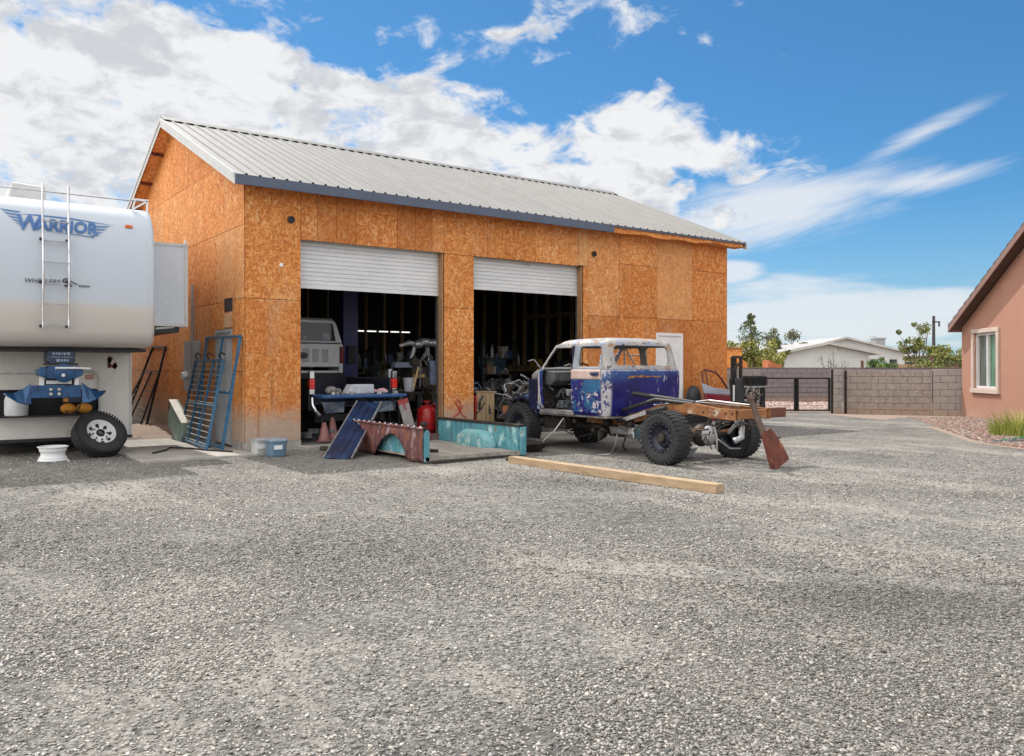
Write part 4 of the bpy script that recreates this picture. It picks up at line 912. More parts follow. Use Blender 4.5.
m = MB(); m.bar((4.60,-4.26,.585),(4.60,-4.75,.72),.05,.06); kp(m, 'grey_arm', PRIMER)
m = MB(); m.tube([(4.6,-4.9,.84),(4.9,-5.3,.895),(5.1,-5.7,.875),(5.25,-6.0,.845)], .010, 6); m.tube([(5.2,-4.7,.82),(5.5,-5.2,.90),(5.62,-5.9,.845)], .012, 6); kp(m, 'trim_strip', STEEL)
m = MB(); m.prism([(4.66,-4.40,.46),(4.66,-4.05,.49),(4.66,-3.95,.40),(4.66,-4.05,.30),(4.66,-4.42,.28)], (.5,0,0)); kp(m, 'fuel_tank', STEEL, bevel=.02)
m = MB(); m.prism([(4.56,-3.95,.47),(4.56,-4.30,.43),(4.56,-4.36,.36),(4.56,-3.98,.36)], (.12,0,0)); m.tube([(4.5,-4.2,.36),(4.42,-4.25,.2),(4.40,-4.15,.05),(4.3,-4.0,.02)], .008, 5); kp(m, 'step_bracket', STEEL)
m = MB(); m.box(4.55, 4.72, -4.78, -4.74, .34, .56); m.box(4.58, 4.62, -4.72, -4.5, .30, .52); m.box(4.5, 4.75, -4.84, -4.80, .50, .54); kp(m, 'chrome_bracket', CHROME, bevel=.006)
m = MB(); m.box(4.5, 5.7, -2.9, -2.3, .36, .56); m.box(4.8, 5.4, -3.3, -2.9, .38, .55); m.box(4.86,5.36,-4.0,-3.35,.34,.5); kp(m, 'transmission', GREASE, bevel=.03)
DKRIM = surf('black_dished_rim', (.014,.016,.03), (.03,.035,.06), 8, .35, .4)
for x, y, s_ in ((4.33,-5.4,-1),(5.90,-5.4,1),(4.33,-1.95,-1),(5.90,-1.95,1)):
    tyre_parts(tk, (x,y,.39), (s_,0,0), .39, .29, .235, DKRIM, 34, .6, .07, 0, [(.075,0),(.07,.05),(.05,.07),(.0,.075)], (.205, 18, STEEL, .011), hubm=GREASE)
m = MB()
for k in range(40): m.lathe([(.01,0),(random.uniform(.03,.09),.01),(random.uniform(.03,.10),.12),(random.uniform(.02,.06),random.uniform(.14,.3)),(.01,.3)], (random.uniform(4.55,5.65), random.uniform(-4.3,-2.3), random.uniform(.30,.56)), (random.uniform(-1,1),random.uniform(-1,1),random.uniform(-.3,.3)), 9)
for k in range(26):
    p = Vector((random.uniform(4.4,5.6), random.uniform(-4.6,-2.3), random.uniform(.2,.55))); q = [p]
    for i in range(3): q.append(q[-1] + Vector((random.uniform(-.15,.15), random.uniform(-.25,.25), random.uniform(-.10,.08))))
    m.tube(q, random.uniform(.01,.03), 6)
o = kp(m, 'underbody_shade_fill', surf('black_shade_parts', (.016,.015,.015), (.04,.035,.03), 12, .5, .3)); o['kind'] = 'stuff'  # invented clutter, coloured black to deepen the shade under the cab
m = MB(); m.tube([(4.36,-3.05,.56),(4.2,-3.0,.35),(4.05,-2.7,.06),(3.95,-2.5,.02)], .010, 6); kp(m, 'dangling_cable', TRIM)
# loose parts lying under and beside the truck
m = MB(); m.loft([[(4.75,-5.05,.012),(5.25,-5.05,.012),(5.25,-4.7,.012),(4.75,-4.7,.012)],[(4.70,-5.15,.17),(5.32,-5.15,.17),(5.32,-4.6,.17),(4.70,-4.6,.17)]]); tag(m.build('drain_pan', surf('pale_grey_plastic', (.50,.52,.56), None, 4, .5), None, loc=(5,-4.9,0), bevel=.01), 'pale grey drain pan on the gravel under the rear axle', 'pan')
m = MB(); m.prism([(4.05,-2.55,.05),(4.10,-2.55,.16),(4.24,-2.55,.19),(4.26,-2.55,.06)], (.06,1.35,0)); tag(m.build('running_board', STEEL, None, loc=(4.1,-2,.02), bevel=.01), 'grey metal running board lying below the open cab side', 'running board')
m = MB(); m.loft([[(3.62,-2.85,.02),(3.95,-2.95,.02),(4.05,-2.5,.02),(3.7,-2.4,.02)],[(3.55,-2.95,.14),(4.02,-3.08,.16),(4.14,-2.42,.17),(3.64,-2.32,.15)]]); tag(m.build('metal_tray', GREASE, None, loc=(3.8,-2.6,0), bevel=.008), 'dark rusted metal tray at the open end of the turquoise bed side', 'tray')
# rusty tapered fender piece with a long bracket, propped on the frame end
sc = thing('fender_piece', (5.45,-6.45,0), 'dark red rusty tapered metal piece propped on the rear of the rusty frame', 'car part')
up = Vector((-.38, .10, 1.0)).normalized(); ac = Vector((.86,.18,.24)).normalized(); o_ = Vector((5.33,-6.64,.03)); nn = up.cross(ac).normalized()
def sp(u, v, w=0): return o_ + up*u + ac*v + nn*w
rings = []
for u, a, b, bl in ((0,-.20,.26,.02),(.02,-.21,.28,.05),(.12,-.21,.26,.06),(.25,-.20,.22,.06),(.38,-.19,.16,.05),(.50,-.17,.09,.04),(.56,-.15,.04,.02)):
    rings.append([sp(u,a,0),sp(u,a,.03),sp(u,a+(b-a)*.3,.03+bl),sp(u,a+(b-a)*.7,.03+bl),sp(u,b,.03),sp(u,b,0)])
m = MB(); m.loft(rings); m.build('blade', RUSTRED, sc, smooth=45)
m = MB(); m.bar(sp(.02,-.21,.02), sp(.55,-.16,.02), .03, .06); m.build('rolled_edge', RUSTRED, sc)
m = MB(); m.bar(sp(.48,-.16,.03), sp(1.12,-.20,.03), .022, .05); m.bar(sp(.48,-.09,.03), sp(1.12,-.15,.03), .022, .05); m.box(*[v for i in range(3) for v in (sp(1.1,-.18)[i]-.03, sp(1.1,-.18)[i]+.03)]); m.build('bracket', surf('brown_steel', (.20,.14,.11), (.12,.08,.06), 8, .6, .4), sc)
m = MB(); m.tube([sp(.52,.0,.05), sp(.47,.14,.07), sp(.36,.22,.06), sp(.33,.30,.04)], .012, 6); m.build('wire', GREASE, sc)
# timber
m = MB(); m.bar((2.60,-4.0,.058),(2.75,-7.72,.058),.15,.105); tag(m.build('timber_beam', BEAMW, None, loc=(2.68,-5.8,.0), bevel=.006), 'long sawn timber beam lying on the gravel in front of the pickup', 'beam')

# ------------------------------------------------------------------ detached pickup bed
bd = thing('pickup_bed', (2.4,-2.1,0), 'detached pickup bed with a purple rusted side and a turquoise side on the gravel', 'pickup bed')
BX0, BX1, BY0, BY1 = 1.50, 3.27, -3.34, -.88
m = MB(); y = BX0+.06
while y < BX1-.08: m.box(y, y+.105, BY0+.02, BY1, .07, .10); m.box(y+.105, y+.118, BY0+.02, BY1, .06, .08); y += .118
m.box(BX0+.03, BX1-.03, BY0, BY0+.04, .03, .10); bf = m.build('bed_floor', BEDFL, bd)
m = MB(); m.box(BX0+.05, BX1-.05, BY1-.03, BY1, .05, .22); m.build('front_panel', RUSTPUR, bd, bevel=.006)
# left side: outer skin with arch, ribbed
arch = [(-2.92,.03),(-2.84,.16),(-2.70,.30),(-2.52,.385),(-2.34,.385),(-2.16,.32),(-2.0,.2),(-1.86,.05)]
def rib(y): return .012*max(0, math.cos((y+3.34)*2*PI/.155))**3
m = MB(); ny_ = 90; cols = []
def archz(y):
    if y <= arch[0][0] or y >= arch[-1][0]: return .03
    for (a, b), (c, d) in zip(arch[:-1], arch[1:]):
        if a <= y <= c: return b + (d-b)*(y-a)/(c-a)
for k in range(ny_+1):
    y = BY0 + (BY1-BY0)*k/ny_; z0 = archz(y); flare = .05*max(0, 1-abs(z0-.03)*0 - max(0, abs(y+2.39)-.62)/.12) if abs(y+2.39) < .75 else 0
    cols.append([(BX0 - rib(y) - flare*(1-t)*.9 - .02*math.sin(PI*t), y, z0 + (.50-z0)*t) for t in [i/8 for i in range(9)]] + [(BX0-.035, y, .515), (BX0-.01, y, .535), (BX0+.05, y, .53), (BX0+.06, y, .505)])
m.loft(cols, False, False); ls = m.build('left_side', RUSTPUR, bd, recalc=False, solid=.008, smooth=45)
m = MB(); m.box(BX0+.075, BX0+.085, BY0+.05, BY1, .10, .50)
m.build('left_inner_skin', TURQ, ls)
m = MB()
for k in range(13): y = BY0 + .1 + k*.185; m.lathe([(.016,0),(.014,.012),(0,.014)], (BX0-.0, y, .535), (-.3,0,1), 8)
m.build('tie_hook', WHITE, ls)
m = MB(); m.prism([(BX0+.0,BY0-.0,.03),(BX0+.10,BY0,.03),(BX0+.10,BY0,.47),(BX0+.06,BY0,.50),(BX0+.0,BY0,.45)], (0,.06,0)); m.build('end_post', TURQ, ls, bevel=.008)
def wheelhouse(xc, sg, mat, par, zsc=1.):
    m = MB(); rings = []
    for k in range(15):
        t = k/14; a = PI*t; y = -2.2 - .52*math.cos(a); h = (.02 + .25*min(1, math.sin(a)*1.15))*zsc; wv = .03 + .15*min(1, math.sin(a)*1.5)
        rings.append([(xc, y, .10), (xc, y, .10+h), (xc - sg*wv*.6, y, .10+h), (xc - sg*wv*.92, y, .10+h*.85), (xc - sg*wv, y, .10+h*.6), (xc - sg*wv, y, .10)])
    m.loft(rings, True, False); m.build('wheel_housing', mat, par, recalc=True, smooth=40)
wheelhouse(BX0+.09, -1, TURQ, bd)
m = MB(); cols = []
for k in range(121):
    y = BY0+.03 + (BY1-BY0-.03)*k/120; cols.append([(BX1-.05 + .012*(1 if math.cos(y*2*PI/.16) > .3 else 0), y, z) for z in (.05,.10,.2,.3,.4,.47)])
m.loft(cols, False, False); rs = m.build('right_side', TURQ, bd, recalc=False, solid=.012)
m = MB(); m.box(BX1-.068, BX1+.05, BY0+.0, BY1, .472, .515); m.build('top_rail', GREASE, rs, bevel=.008)
m = MB(); m.box(BX1-.035, BX1+.07, BY0-.03, BY0+.027, .03, .47); m.prism([(BX1-.03,BY0+.03,.03),(BX1+.06,BY0+.03,.03),(BX1+.03,BY0+.03,.46),(BX1-.03,BY0+.03,.46)], (0,BY1-BY0-.04,0)); m.build('outer_skin', TURQ, rs, bevel=.01)
wheelhouse(BX1-.062, 1, TURQL, bd)
m = MB(); m.bar((1.6,-3.42,.03),(3.0,-3.36,.03),.09,.045); tag(m.build('dark_board', GREASE, None, loc=(2.3,-3.4,0)), 'dark narrow board on the gravel along the open end of the pickup bed', 'board')
m = MB()
for x, y, a in ((2.2,-2.0,.3),(2.6,-1.3,1.2),(2.0,-2.7,2.)): m.obox((x,y,.125), (.22,.09,.045), rotz(a))
tag(m.build('rubble', GREASE, None, loc=(2.3,-2,.1), bevel=.01), 'dark scraps of metal lying on the worn pickup bed floor', 'scrap', None, 'stuff')
# blue tailgate-like panel leaning at the garage door
pn = thing('metal_sheet', (.9,-1.95,0), 'long dark blue metal panel leaning from the gravel up to the lowered tailgate', 'panel')
a0, a1 = Vector((.66,-1.72,.015)), Vector((.92,-2.16,.015)); b0, b1 = Vector((1.80,-.50,.82)), Vector((2.16,-.72,.79))
nn = (a1-a0).cross(b0-a0).normalized(); nn = nn if nn.z > 0 else -nn
m = MB(); rings = []
for k in range(13):
    s_ = k/12; off = .02*math.sin(PI*s_)*0 + (.014 if .30 < s_ < .46 or .62 < s_ < .72 else 0)
    lo = a0.lerp(a1, s_); hi = b0.lerp(b1, s_); rings.append([lo+nn*off, hi+nn*off, hi+nn*(off-.03), lo+nn*(off-.03)])
m.loft(rings); m.build('panel_skin', NAVY, pn, bevel=.004)
m = MB(); m.bar(a1+nn*.008, b1+nn*.008, .014, .035, nn); m.bar(a0+nn*.004, b0+nn*.004, .010, .03, nn); m.build('bright_edge', surf('bare_edge', (.48,.48,.46), (.3,.3,.3), 8, .5, .5), pn)
# ------------------------------------------------------------------ inside the shop, first door
box_ = thing('pickup_box', (2.15,1.2,.09), 'dark pickup rear with lowered blue tailgate and red tail lights inside the first door', 'pickup box')
def bp(m, n, mat, par=None, **k): return m.build(n, mat, par or box_, **k)
DKBODY = surf('dark_navy_body', (.012,.014,.03), (.02,.022,.04), 5, .3, .2)
m = MB(); m.box(1.28, 1.40, .40, 2.35, .62, 1.22); m.box(2.90, 3.02, .40, 2.35, .62, 1.22); m.box(1.40, 2.90, 2.27, 2.35, .62, 1.22); m.box(1.40, 2.90, .42, 2.27, .68, .74); bp(m, 'box_sides', DKBODY, bevel=.02)
m = MB(); m.box(1.32, 2.98, -.16, .38, .86, .925); bp(m, 'tailgate', surf('blue_tailgate', (.02,.085,.24), (.015,.055,.17), 3, .35, .1, 0, 40, [((.05,.13,.25), 4, .58, .66, .5)]), bevel=.02)
for x in (1.27, 2.93):
    m = MB(); m.box(x, x+.10, .32, .42, 1.02, 1.20); l_ = bp(m, 'tail_light', surf('red_lens', (.70,.03,.02), (.5,.02,.015), 8, .2), bevel=.012)
    m = MB(); m.box(x, x+.10, .325, .42, .92, 1.015); m.box(x+.005, x+.095, .325, .42, 1.205, 1.34); m.build('clear_lens', CHROME, l_, bevel=.01)
for a, b in ((1.40,1.84),(2.42,2.88)):
    m = MB(); m.prism([(a,.10,.80),(b,.06,.80),(b-.02,.06,.60),(a+.08,.10,.58)], (0,.05,0)); bp(m, 'bumper', surf('dull_bumper', (.30,.34,.40), (.12,.16,.24), 5, .25, .8), bevel=.015)
m = MB(); m.tube([(1.26,.2,.86),(1.24,.12,.76),(1.28,.10,.64),(1.36,.1,.56)], .035, 8); bp(m, 'bumper_end', CHROME, smooth=60)
m = MB(); m.box(1.45, 1.55, .5, 2.3, .40, .60); m.box(2.75, 2.85, .5, 2.3, .40, .60); m.box(1.55, 2.75, .55, .65, .42, .55); m.tube([(1.5,.35,.55),(1.5,.32,.35),(1.52,.3,.12)], .015, 6); bp(m, 'frame', BLACK)
for x, s_ in ((1.42,-1),(2.88,1)): tyre_parts(box_, (x,1.5,.44), (s_,0,0), .35, .22, .2, DKRIM, 20, 1., .04)
def odd(m, name, mat, label, cat, loc, **k): return tag(m.build(name, mat, None, loc=loc, **k), label, cat)
PLAST = surf('pale_plastic', (.55,.57,.62), (.42,.44,.50), 6, .5)
m = MB(); m.prism([(1.88,.05,.93),(2.42,.08,.93),(2.42,.08,1.10),(1.98,.05,1.10)], (0,.28,0)); odd(m, 'parts_box', PLAST, 'pale box with a slanted end on the lowered tailgate', 'box', (2.15,.2,.93), bevel=.012)
m = MB()
for k in range(5): m.ball((2.55+random.uniform(-.13,.13), .12+random.uniform(-.07,.09), .965+random.uniform(0,.03)), .06, 9, 6, (1.4,1,.7))
odd(m, 'rag', surf('pink_rag', (.55,.22,.25), (.5,.4,.42), 12, .9), 'crumpled pink and white rag on the tailgate right of the pale box', 'rag', (2.55,.12,.93), smooth=60)
m = MB()
for k in range(16): p = (random.uniform(1.42,2.85), random.uniform(-.08,.02), .945); m.obox(p, (random.uniform(.02,.08),)*3, rotz(random.uniform(0,3)))
tag(odd(m, 'small_parts', surf('mixed_parts', (.5,.5,.5), (.15,.10,.09), 20, .5), 'small mixed car parts strewn along the tailgate edge', 'parts', (2.1,0,.93), bevel=.004), None, None, None, 'stuff')
m = MB(); m.ball((1.60,.14,1.0), .10, 10, 6, (1.2,.8,.75)); m.ball((1.74,.16,.97), .07, 10, 6); odd(m, 'tool_bag', surf('grey_bag', (.22,.21,.20), (.12,.11,.11), 10, .8), 'small grey bag at the left end of the lowered tailgate', 'bag', (1.65,.15,.93), smooth=60)
# white pickup raised on the lift
wp = thing('white_pickup', (2.05,4.6,.09), 'white pickup with a capped rear raised on the lift inside the first doorway', 'pickup truck')
WB = surf('white_truck_paint', (.84,.85,.87), (.78,.79,.81), 2, .25); GLASS = surf('dark_glass', (.012,.014,.016), None, 3, .06)
w0, w1 = 1.14, 2.99; wy = 2.62; cxw = (w0+w1)/2
m = MB(); m.box(w0, w0+.10, wy+.02, wy+2.0, 1.25, 1.93); m.box(w1-.10, w1, wy+.02, wy+2.0, 1.25, 1.93); m.box(w0+.1, w1-.1, wy+.03, wy+2.0, 1.25, 1.35); m.box(w0, w1, wy+2.0, wy+3.6, 1.25, 1.98); wbd = m.build('truck_body', WB, wp, bevel=.06)
m = MB(); m.box(w0+.11, w1-.11, wy-.02, wy+.035, 1.42, 1.91); tgt = m.build('tailgate', WB, wp, bevel=.02)
m = MB()
for k in range(6): x = w0+.28+k*.21; m.box(x, x+.15, wy-.027, wy-.019, 1.52, 1.80); 
m.build('pressing', surf('white_pressing', (.52,.54,.57), None, 3, .3), tgt, bevel=.006)
m = MB(); m.lathe([(.085,0),(.08,.012),(0,.014)], (0,0,0), (0,-1,0), 20); m.v = [(cxw+x*1.25, wy-.028+y, 1.66+z*.8) for x, y, z in m.v]; m.build('oval_badge', DKBODY, tgt)
m = MB(); rings = []
for y, e, z0, z1 in ((wy+.0,.12,1.93,2.40),(wy+.10,.10,1.93,2.45),(wy+3.2,.10,1.95,2.47),(wy+3.75,.10,1.95,2.0)):
    rings.append([(w0+e*.4,y,z0),(w1-e*.4,y,z0),(w1-e-.06,y,z1-.08),(w1-e-.14,y,z1),(w0+e+.14,y,z1),(w0+e+.06,y,z1-.08)])
m.loft(rings); cb_ = m.build('cab', WB, wp, bevel=.02)
m = MB(); m.prism([(w0+.20,wy-.012,1.965),(w1-.20,wy-.012,1.965),(w1-.27,wy-.012,2.35),(w0+.27,wy-.012,2.35)], (0,.03,0)); m.build('rear_window', GLASS, cb_)
for a, b, c in ((w1-.50, w1-.33, 2.13), (w0+.92, w0+1.0, 2.07)): m = MB(); m.box(a, b, wy-.02, wy-.013, 2.0, c); m.build('window_sticker', surf('pale_blue_sticker', (.30,.42,.55), (.5,.55,.6), 14, .5), cb_)
for x in (w0+.02, w1-.09):
    m = MB(); m.box(x, x+.07, wy-.01, wy+.05, 1.5, 1.85); m.build('tail_light', surf('dull_red_lens', (.25,.02,.02), None, 6, .3), wp)
m = MB(); m.box(w0+.05, w1-.05, wy-.14, wy-.03, 1.14, 1.30); m.build('bumper', BLACK, wp, bevel=.02)
for x, s_ in ((w0+.12,-1),(w1-.12,1)):
    for y in (wy+.9, wy+3.9): tyre_parts(wp, (x,y,1.12), (s_,0,0), .36, .22, .2, DKRIM, 20, 1., .04)
m = MB(); m.box(w0, w1, wy+3.6, wy+5.0, 1.25, 1.90); m.build('hood', WB, wp, bevel=.08)
lift = thing('vehicle_lift', (3.6,4.0,.09), 'dark blue two-post vehicle lift column beside the white pickup', 'lift')
LB = surf('lift_blue', (.02,.035,.20), (.015,.025,.14), 4, .4)
m = MB(); m.prism([(3.42,3.8,.1),(3.42,3.6,.1),(3.78,3.6,.1),(3.78,3.8,.1),(3.73,3.8,.1),(3.73,3.65,.1),(3.47,3.65,.1),(3.47,3.8,.1)], (0,0,3.3)); m.build('column', LB, lift)
m = MB(); m.box(3.40, 3.80, 3.56, 3.86, .09, .12); m.box(3.44, 3.76, 3.68, 3.9, 1.0, 1.7); m.bar((3.5,3.8,1.1),(2.3,3.9,1.1),.12,.10); m.bar((3.5,3.8,1.1),(2.4,5.4,1.1),.12,.10); m.build('carriage', LB, lift, bevel=.008)
m = MB(); m.box(3.50, 3.70, 3.52, 3.59, 1.5, 1.9); m.build('control_box', BLACK, lift, bevel=.008)
# shop lights along the back
TUBE = bpy.data.materials.new('lit_tube'); TUBE.use_nodes = True; b_ = TUBE.node_tree.nodes['Principled BSDF']; b_.inputs['Base Color'].default_value = (.9,.9,.9,1); b_.inputs['Emission Color'].default_value = (1,.97,.9,1); b_.inputs['Emission Strength'].default_value = 1.0
lab = ['leftmost', 'second', 'middle', 'fourth', 'rightmost']
for k, (x0, x1) in enumerate(((5.80,6.06),(6.18,6.45),(6.56,6.83),(6.94,7.19),(7.30,7.55))):
    t = thing('tube_light', ((x0+x1)/2,8.0,2.46), 'short white strip light in the dark shop, %s of five from the left' % lab[k], 'light', 'strip lights deep in the shop')
    m = MB(); m.box(x0, x1, 7.97, 8.03, 2.445, 2.475); m.build('diffuser', TUBE, t); m = MB(); m.box(x0-.01, x1+.01, 7.96, 8.04, 2.477, 2.51); m.build('housing', STEEL, t)
# workbench with bottles along the back
wbn = thing('workbench', (6.4,8.1,.09), 'long workbench deep in the shop below the strip lights', 'workbench')
m = MB(); m.box(4.6, 8.4, 7.7, 8.5, 1.22, 1.27); m.build('bench_top', LUMBER, wbn)
for x in (4.7, 6.4, 8.2):
    m = MB(); m.box(x, x+.1, 7.75, 8.4, .09, 1.219); m.build('leg', LUMBER, wbn)
JC = [surf('bottle_white', (.5,.5,.46), None, 6, .4), surf('bottle_amber', (.28,.20,.10), None, 6, .35), surf('bottle_grey', (.30,.32,.34), None, 6, .4)]
lay = [(5.05,.10,.30),(5.30,.07,.22),(5.75,.06,.2),(6.05,.055,.26),(6.3,.09,.24),(6.55,.075,.30),(6.95,.05,.28),(7.2,.05,.22)]
bl = ['wide pale', 'short amber', 'small grey', 'slim pale', 'stout amber', 'tall grey', 'slim white', 'thin amber']
for k, (x, r_, h) in enumerate(lay):
    m = MB(); m.lathe([(0,0),(r_,0),(r_,h*.65),(r_*.45,h*.82),(r_*.45,h),(0,h)], (x,7.95,1.272), (0,0,1), 12)
    tag(m.build('bottle', JC[k % 3], None, loc=(x,7.95,1.272), smooth=40), bl[k] + ' bottle on the back workbench, number %s from the left' % ['one','two','three','four','five','six','seven','eight'][k], 'bottle', 'bottles on the back bench')
# engine on a stand
en = thing('engine_stand', (4.2,1.7,.09), 'bare engine with pale alloy manifolds on a stand behind the red cylinders', 'engine')
m = MB(); m.bar((3.85,1.3,.16),(3.95,2.3,.16),.07,.07); m.bar((4.6,1.3,.16),(4.5,2.3,.16),.07,.07); m.bar((3.9,2.1,.16),(4.55,2.1,.16),.07,.07); m.bar((4.22,2.12,.16),(4.22,2.12,1.3),.10,.10); m.build('stand', BLACK, en, bevel=.006)
m = MB(); m.box(4.0, 4.5, 1.45, 2.0, .95, 1.42); m.obox((4.08,1.7,1.52), (.2,.5,.2), roty(.6)); m.obox((4.42,1.7,1.52), (.2,.5,.2), roty(-.6)); m.cyl((4.25,1.45,1.1),(4.25,1.34,1.1),.12,16); m.build('engine_block', GREASE, en, bevel=.02)
m = MB(); m.tube([(3.74,1.55,1.86),(3.95,1.5,1.93),(4.1,1.55,1.90),(4.3,1.5,1.95),(4.55,1.5,1.93),(4.72,1.55,1.80)], [.04,.06,.07,.09,.08,.05], 10); m.ball((4.15,1.48,1.90), .11, 12, 8, (1.1,1,.8)); m.ball((4.48,1.46,1.93), .12, 12, 8, (1.2,1,.7)); m.tube([(4.1,1.55,1.85),(4.05,1.6,1.6)], .05, 8); m.tube([(4.4,1.55,1.85),(4.45,1.6,1.6)], .05, 8); m.build('manifold', ALLOY, en, smooth=60)
m = MB(); m.box(4.36, 4.50, 1.36, 1.44, 1.05, 1.55); m.build('radiator_strip', surf('blue_grey_metal', (.16,.22,.34), (.10,.13,.2), 7, .4, .5), en)
m = MB(); m.box(4.64, 4.74, 1.38, 1.42, 1.62, 1.76); m.build('white_tag', WHITE, en)
m = MB()
for k in range(26):
    p = Vector((random.uniform(4.0,4.75), random.uniform(1.3,1.6), random.uniform(.6,1.7))); q = [p]
    for i in range(4): q.append(q[-1] + Vector((random.uniform(-.12,.12), random.uniform(-.05,.05), random.uniform(-.16,.06))))
    m.tube(q, random.uniform(.008,.02), 5)
m.build('hose', STEEL, en)
m = MB(); m.box(3.98, 4.2, 1.3, 1.42, 1.20, 1.27); m.build('yellow_bracket', surf('ochre_part', (.5,.34,.12), None, 6, .5), en)
m = MB(); m.box(3.62, 4.05, 1.5, 1.7, 1.40, 1.52); m.build('oil_pan', surf('pale_blue_pan', (.25,.30,.38), None, 6, .4, .4), en, bevel=.02)
def tank(name, x, y, r_, h, label):
    t = thing(name, (x,y,.09), label, 'gas cylinder', 'red cylinders inside the first door')
    m = MB(); m.lathe([(0,.03),(r_*.6,.03),(r_*.95,.08),(r_,.14),(r_,h*.72),(r_*.92,h*.82),(r_*.6,h*.92),(r_*.25,h*.95),(0,h*.95)], (x,y,.09), (0,0,1), 24); m.lathe([(r_*.7,0),(r_*.72,.07),(r_*.66,.07),(r_*.66,0)], (x,y,.09), (0,0,1), 24, False); m.build('cylinder_body', RED, t, smooth=40)
    m = MB(); m.cyl((x,y,.09+h*.94), (x,y,.09+h*1.06), r_*.16, 10); m.lathe([(r_*.4,0),(r_*.42,.02),(r_*.3,.03)], (x,y,.09+h*1.04), (0,0,1), 12); m.build('valve', RED, t, smooth=40)
tank('gas_cylinder', 3.86, .62, .205, .60, 'larger bright red cylinder standing in front inside the first door')
tank('gas_cylinder', 4.24, .98, .16, .52, 'narrower red cylinder half hidden behind the door jamb and the larger one')
gbd = thing('grey_board', (3.08,-.15,.06), 'weathered grey board with a red painted end leaning beside the red cylinders', 'board')
u_ = Vector((-.24,.10,1)).normalized(); rm = Matrix((Vector((1,.0,.24)).normalized(), u_.cross(Vector((1,0,.24))).normalized(), u_)).transposed()
GBW = surf('grey_weathered_wood', (.34,.31,.30), (.24,.215,.21), 4, .85, 0, .2, 50, stretch=(6,6,1))
m = MB(); m.obox(Vector((3.09,-.16,.10)) + u_*.32, (.21,.025,.66), rm); m.build('plank', GBW, gbd, bevel=.004)
m = MB(); m.obox(Vector((3.09,-.16,.10)) + u_*.70, (.21,.026,.09), rm); m.obox(Vector((3.09,-.176,.10)) + u_*.60, (.035,.004,.12), rm); m.build('red_end', surf('faded_red_paint', (.40,.06,.06), None, 8, .7), gbd)
m = MB(); m.lathe([(0,0),(.10,0),(.125,.26),(.135,.26),(.135,.28),(.12,.28),(.0,.26)], (3.80,1.25,.92), (0,0,1), 18); odd(m, 'white_bucket', PLAST, 'pale bucket standing on a shelf left of the engine', 'bucket', (3.8,1.25,.92), smooth=40)
m = MB(); m.box(3.40, 3.98, 1.0, 1.5, .86, .915); 
for x, y in ((3.45,1.05),(3.9,1.05),(3.45,1.45),(3.9,1.45)): m.box(x-.02, x+.02, y-.02, y+.02, .09, .86)
odd(m, 'low_stand', BLACK, 'dark low stand holding the pale bucket', 'stand', (3.7,1.25,.09))
m = MB(); m.bar((3.75,1.0,.95),(3.95,1.12,1.42),.03,.03); odd(m, 'stick', LUMBER, 'pale stick leaning across the pale bucket', 'stick', (3.8,1.0,.93))
for k, (x, y, h, l_) in enumerate(((1.46,.12,.34,'pink traffic cone on the left below the lowered tailgate'),(1.66,.22,.42,'taller pink traffic cone below the lowered tailgate'))):
    c = thing('traffic_cone', (x,y,.09), l_, 'traffic cone', 'cones under the tailgate')
    m = MB(); m.lathe([(.11,.02),(.035,h),(0,h)], (x,y,.09), (0,0,1), 16); m.build('cone', surf('faded_cone', (.30,.13,.125), (.22,.085,.08), 6, .6), c, smooth=60)
    m = MB(); m.box(x-.14, x+.14, y-.14, y+.14, .091, .115); m.build('base', surf('faded_cone_base', (.16,.08,.08), None, 6, .7), c, bevel=.01)
m = MB(); m.tube([(3.02,.6,.95),(3.02,.6,1.38)], .045, 10); odd(m, 'spray_can', surf('silver_can', (.5,.52,.55), None, 6, .3, .6), 'slim silver can standing at the right tail light', 'can', (3.02,.6,.95))
# ------------------------------------------------------------------ inside the shop, second door
m = MB(); m.loft([[(8.22,4.85,1.31),(8.78,4.85,1.31),(8.78,5.2,1.31),(8.22,5.2,1.31)],[(8.16,4.8,1.66),(8.84,4.8,1.66),(8.84,5.25,1.66),(8.16,5.25,1.66)]]); m.loft([[(8.13,4.78,1.66),(8.87,4.78,1.66),(8.87,5.27,1.66),(8.13,5.27,1.66)],[(8.16,4.8,1.71),(8.84,4.8,1.71),(8.84,5.25,1.71),(8.16,5.25,1.71)]])
odd(m, 'storage_tub', surf('pale_teal_plastic', (.20,.40,.46), (.14,.30,.36), 3, .4), 'pale teal lidded tub on the shelf in the second doorway', 'tub', (8.5,5,1.31), bevel=.015)
sh = thing('shelf_bench', (9,5.2,.09), 'dark shelf bench behind the second door carrying the teal tub', 'bench')
m = MB(); m.box(7.9, 10.6, 4.75, 5.6, 1.25, 1.305); m.box(7.9, 10.6, 4.8, 5.6, .62, .66); m.build('shelf_board', GREASE, sh)
for x in (7.95, 8.9, 10.5):
    m = MB(); m.box(x, x+.07, 4.8, 4.87, .09, 1.249); m.build('leg', LUMBER if x == 8.9 else BLACK, sh)
m = MB(); m.box(9.98, 10.25, 5.0, 5.3, 1.306, 1.66); m.cyl((10.05,5.1,1.66),(10.05,5.1,1.71),.03,8); odd(m, 'yellow_can', surf('dull_yellow_can', (.50,.36,.06), (.38,.27,.05), 5, .4), 'yellow can at the right end of the shelf bench', 'can', (10.1,5.1,1.31), bevel=.015)
m = MB(); m.lathe([(0,0),(.07,0),(.07,.2),(.03,.27),(.035,.3),(0,.3)], (9.33,5.0,1.50), (0,0,1), 12); odd(m, 'white_jug', WHITE, 'white jug standing on the crate of small jars', 'jug', (9.33,5,1.5), smooth=40)
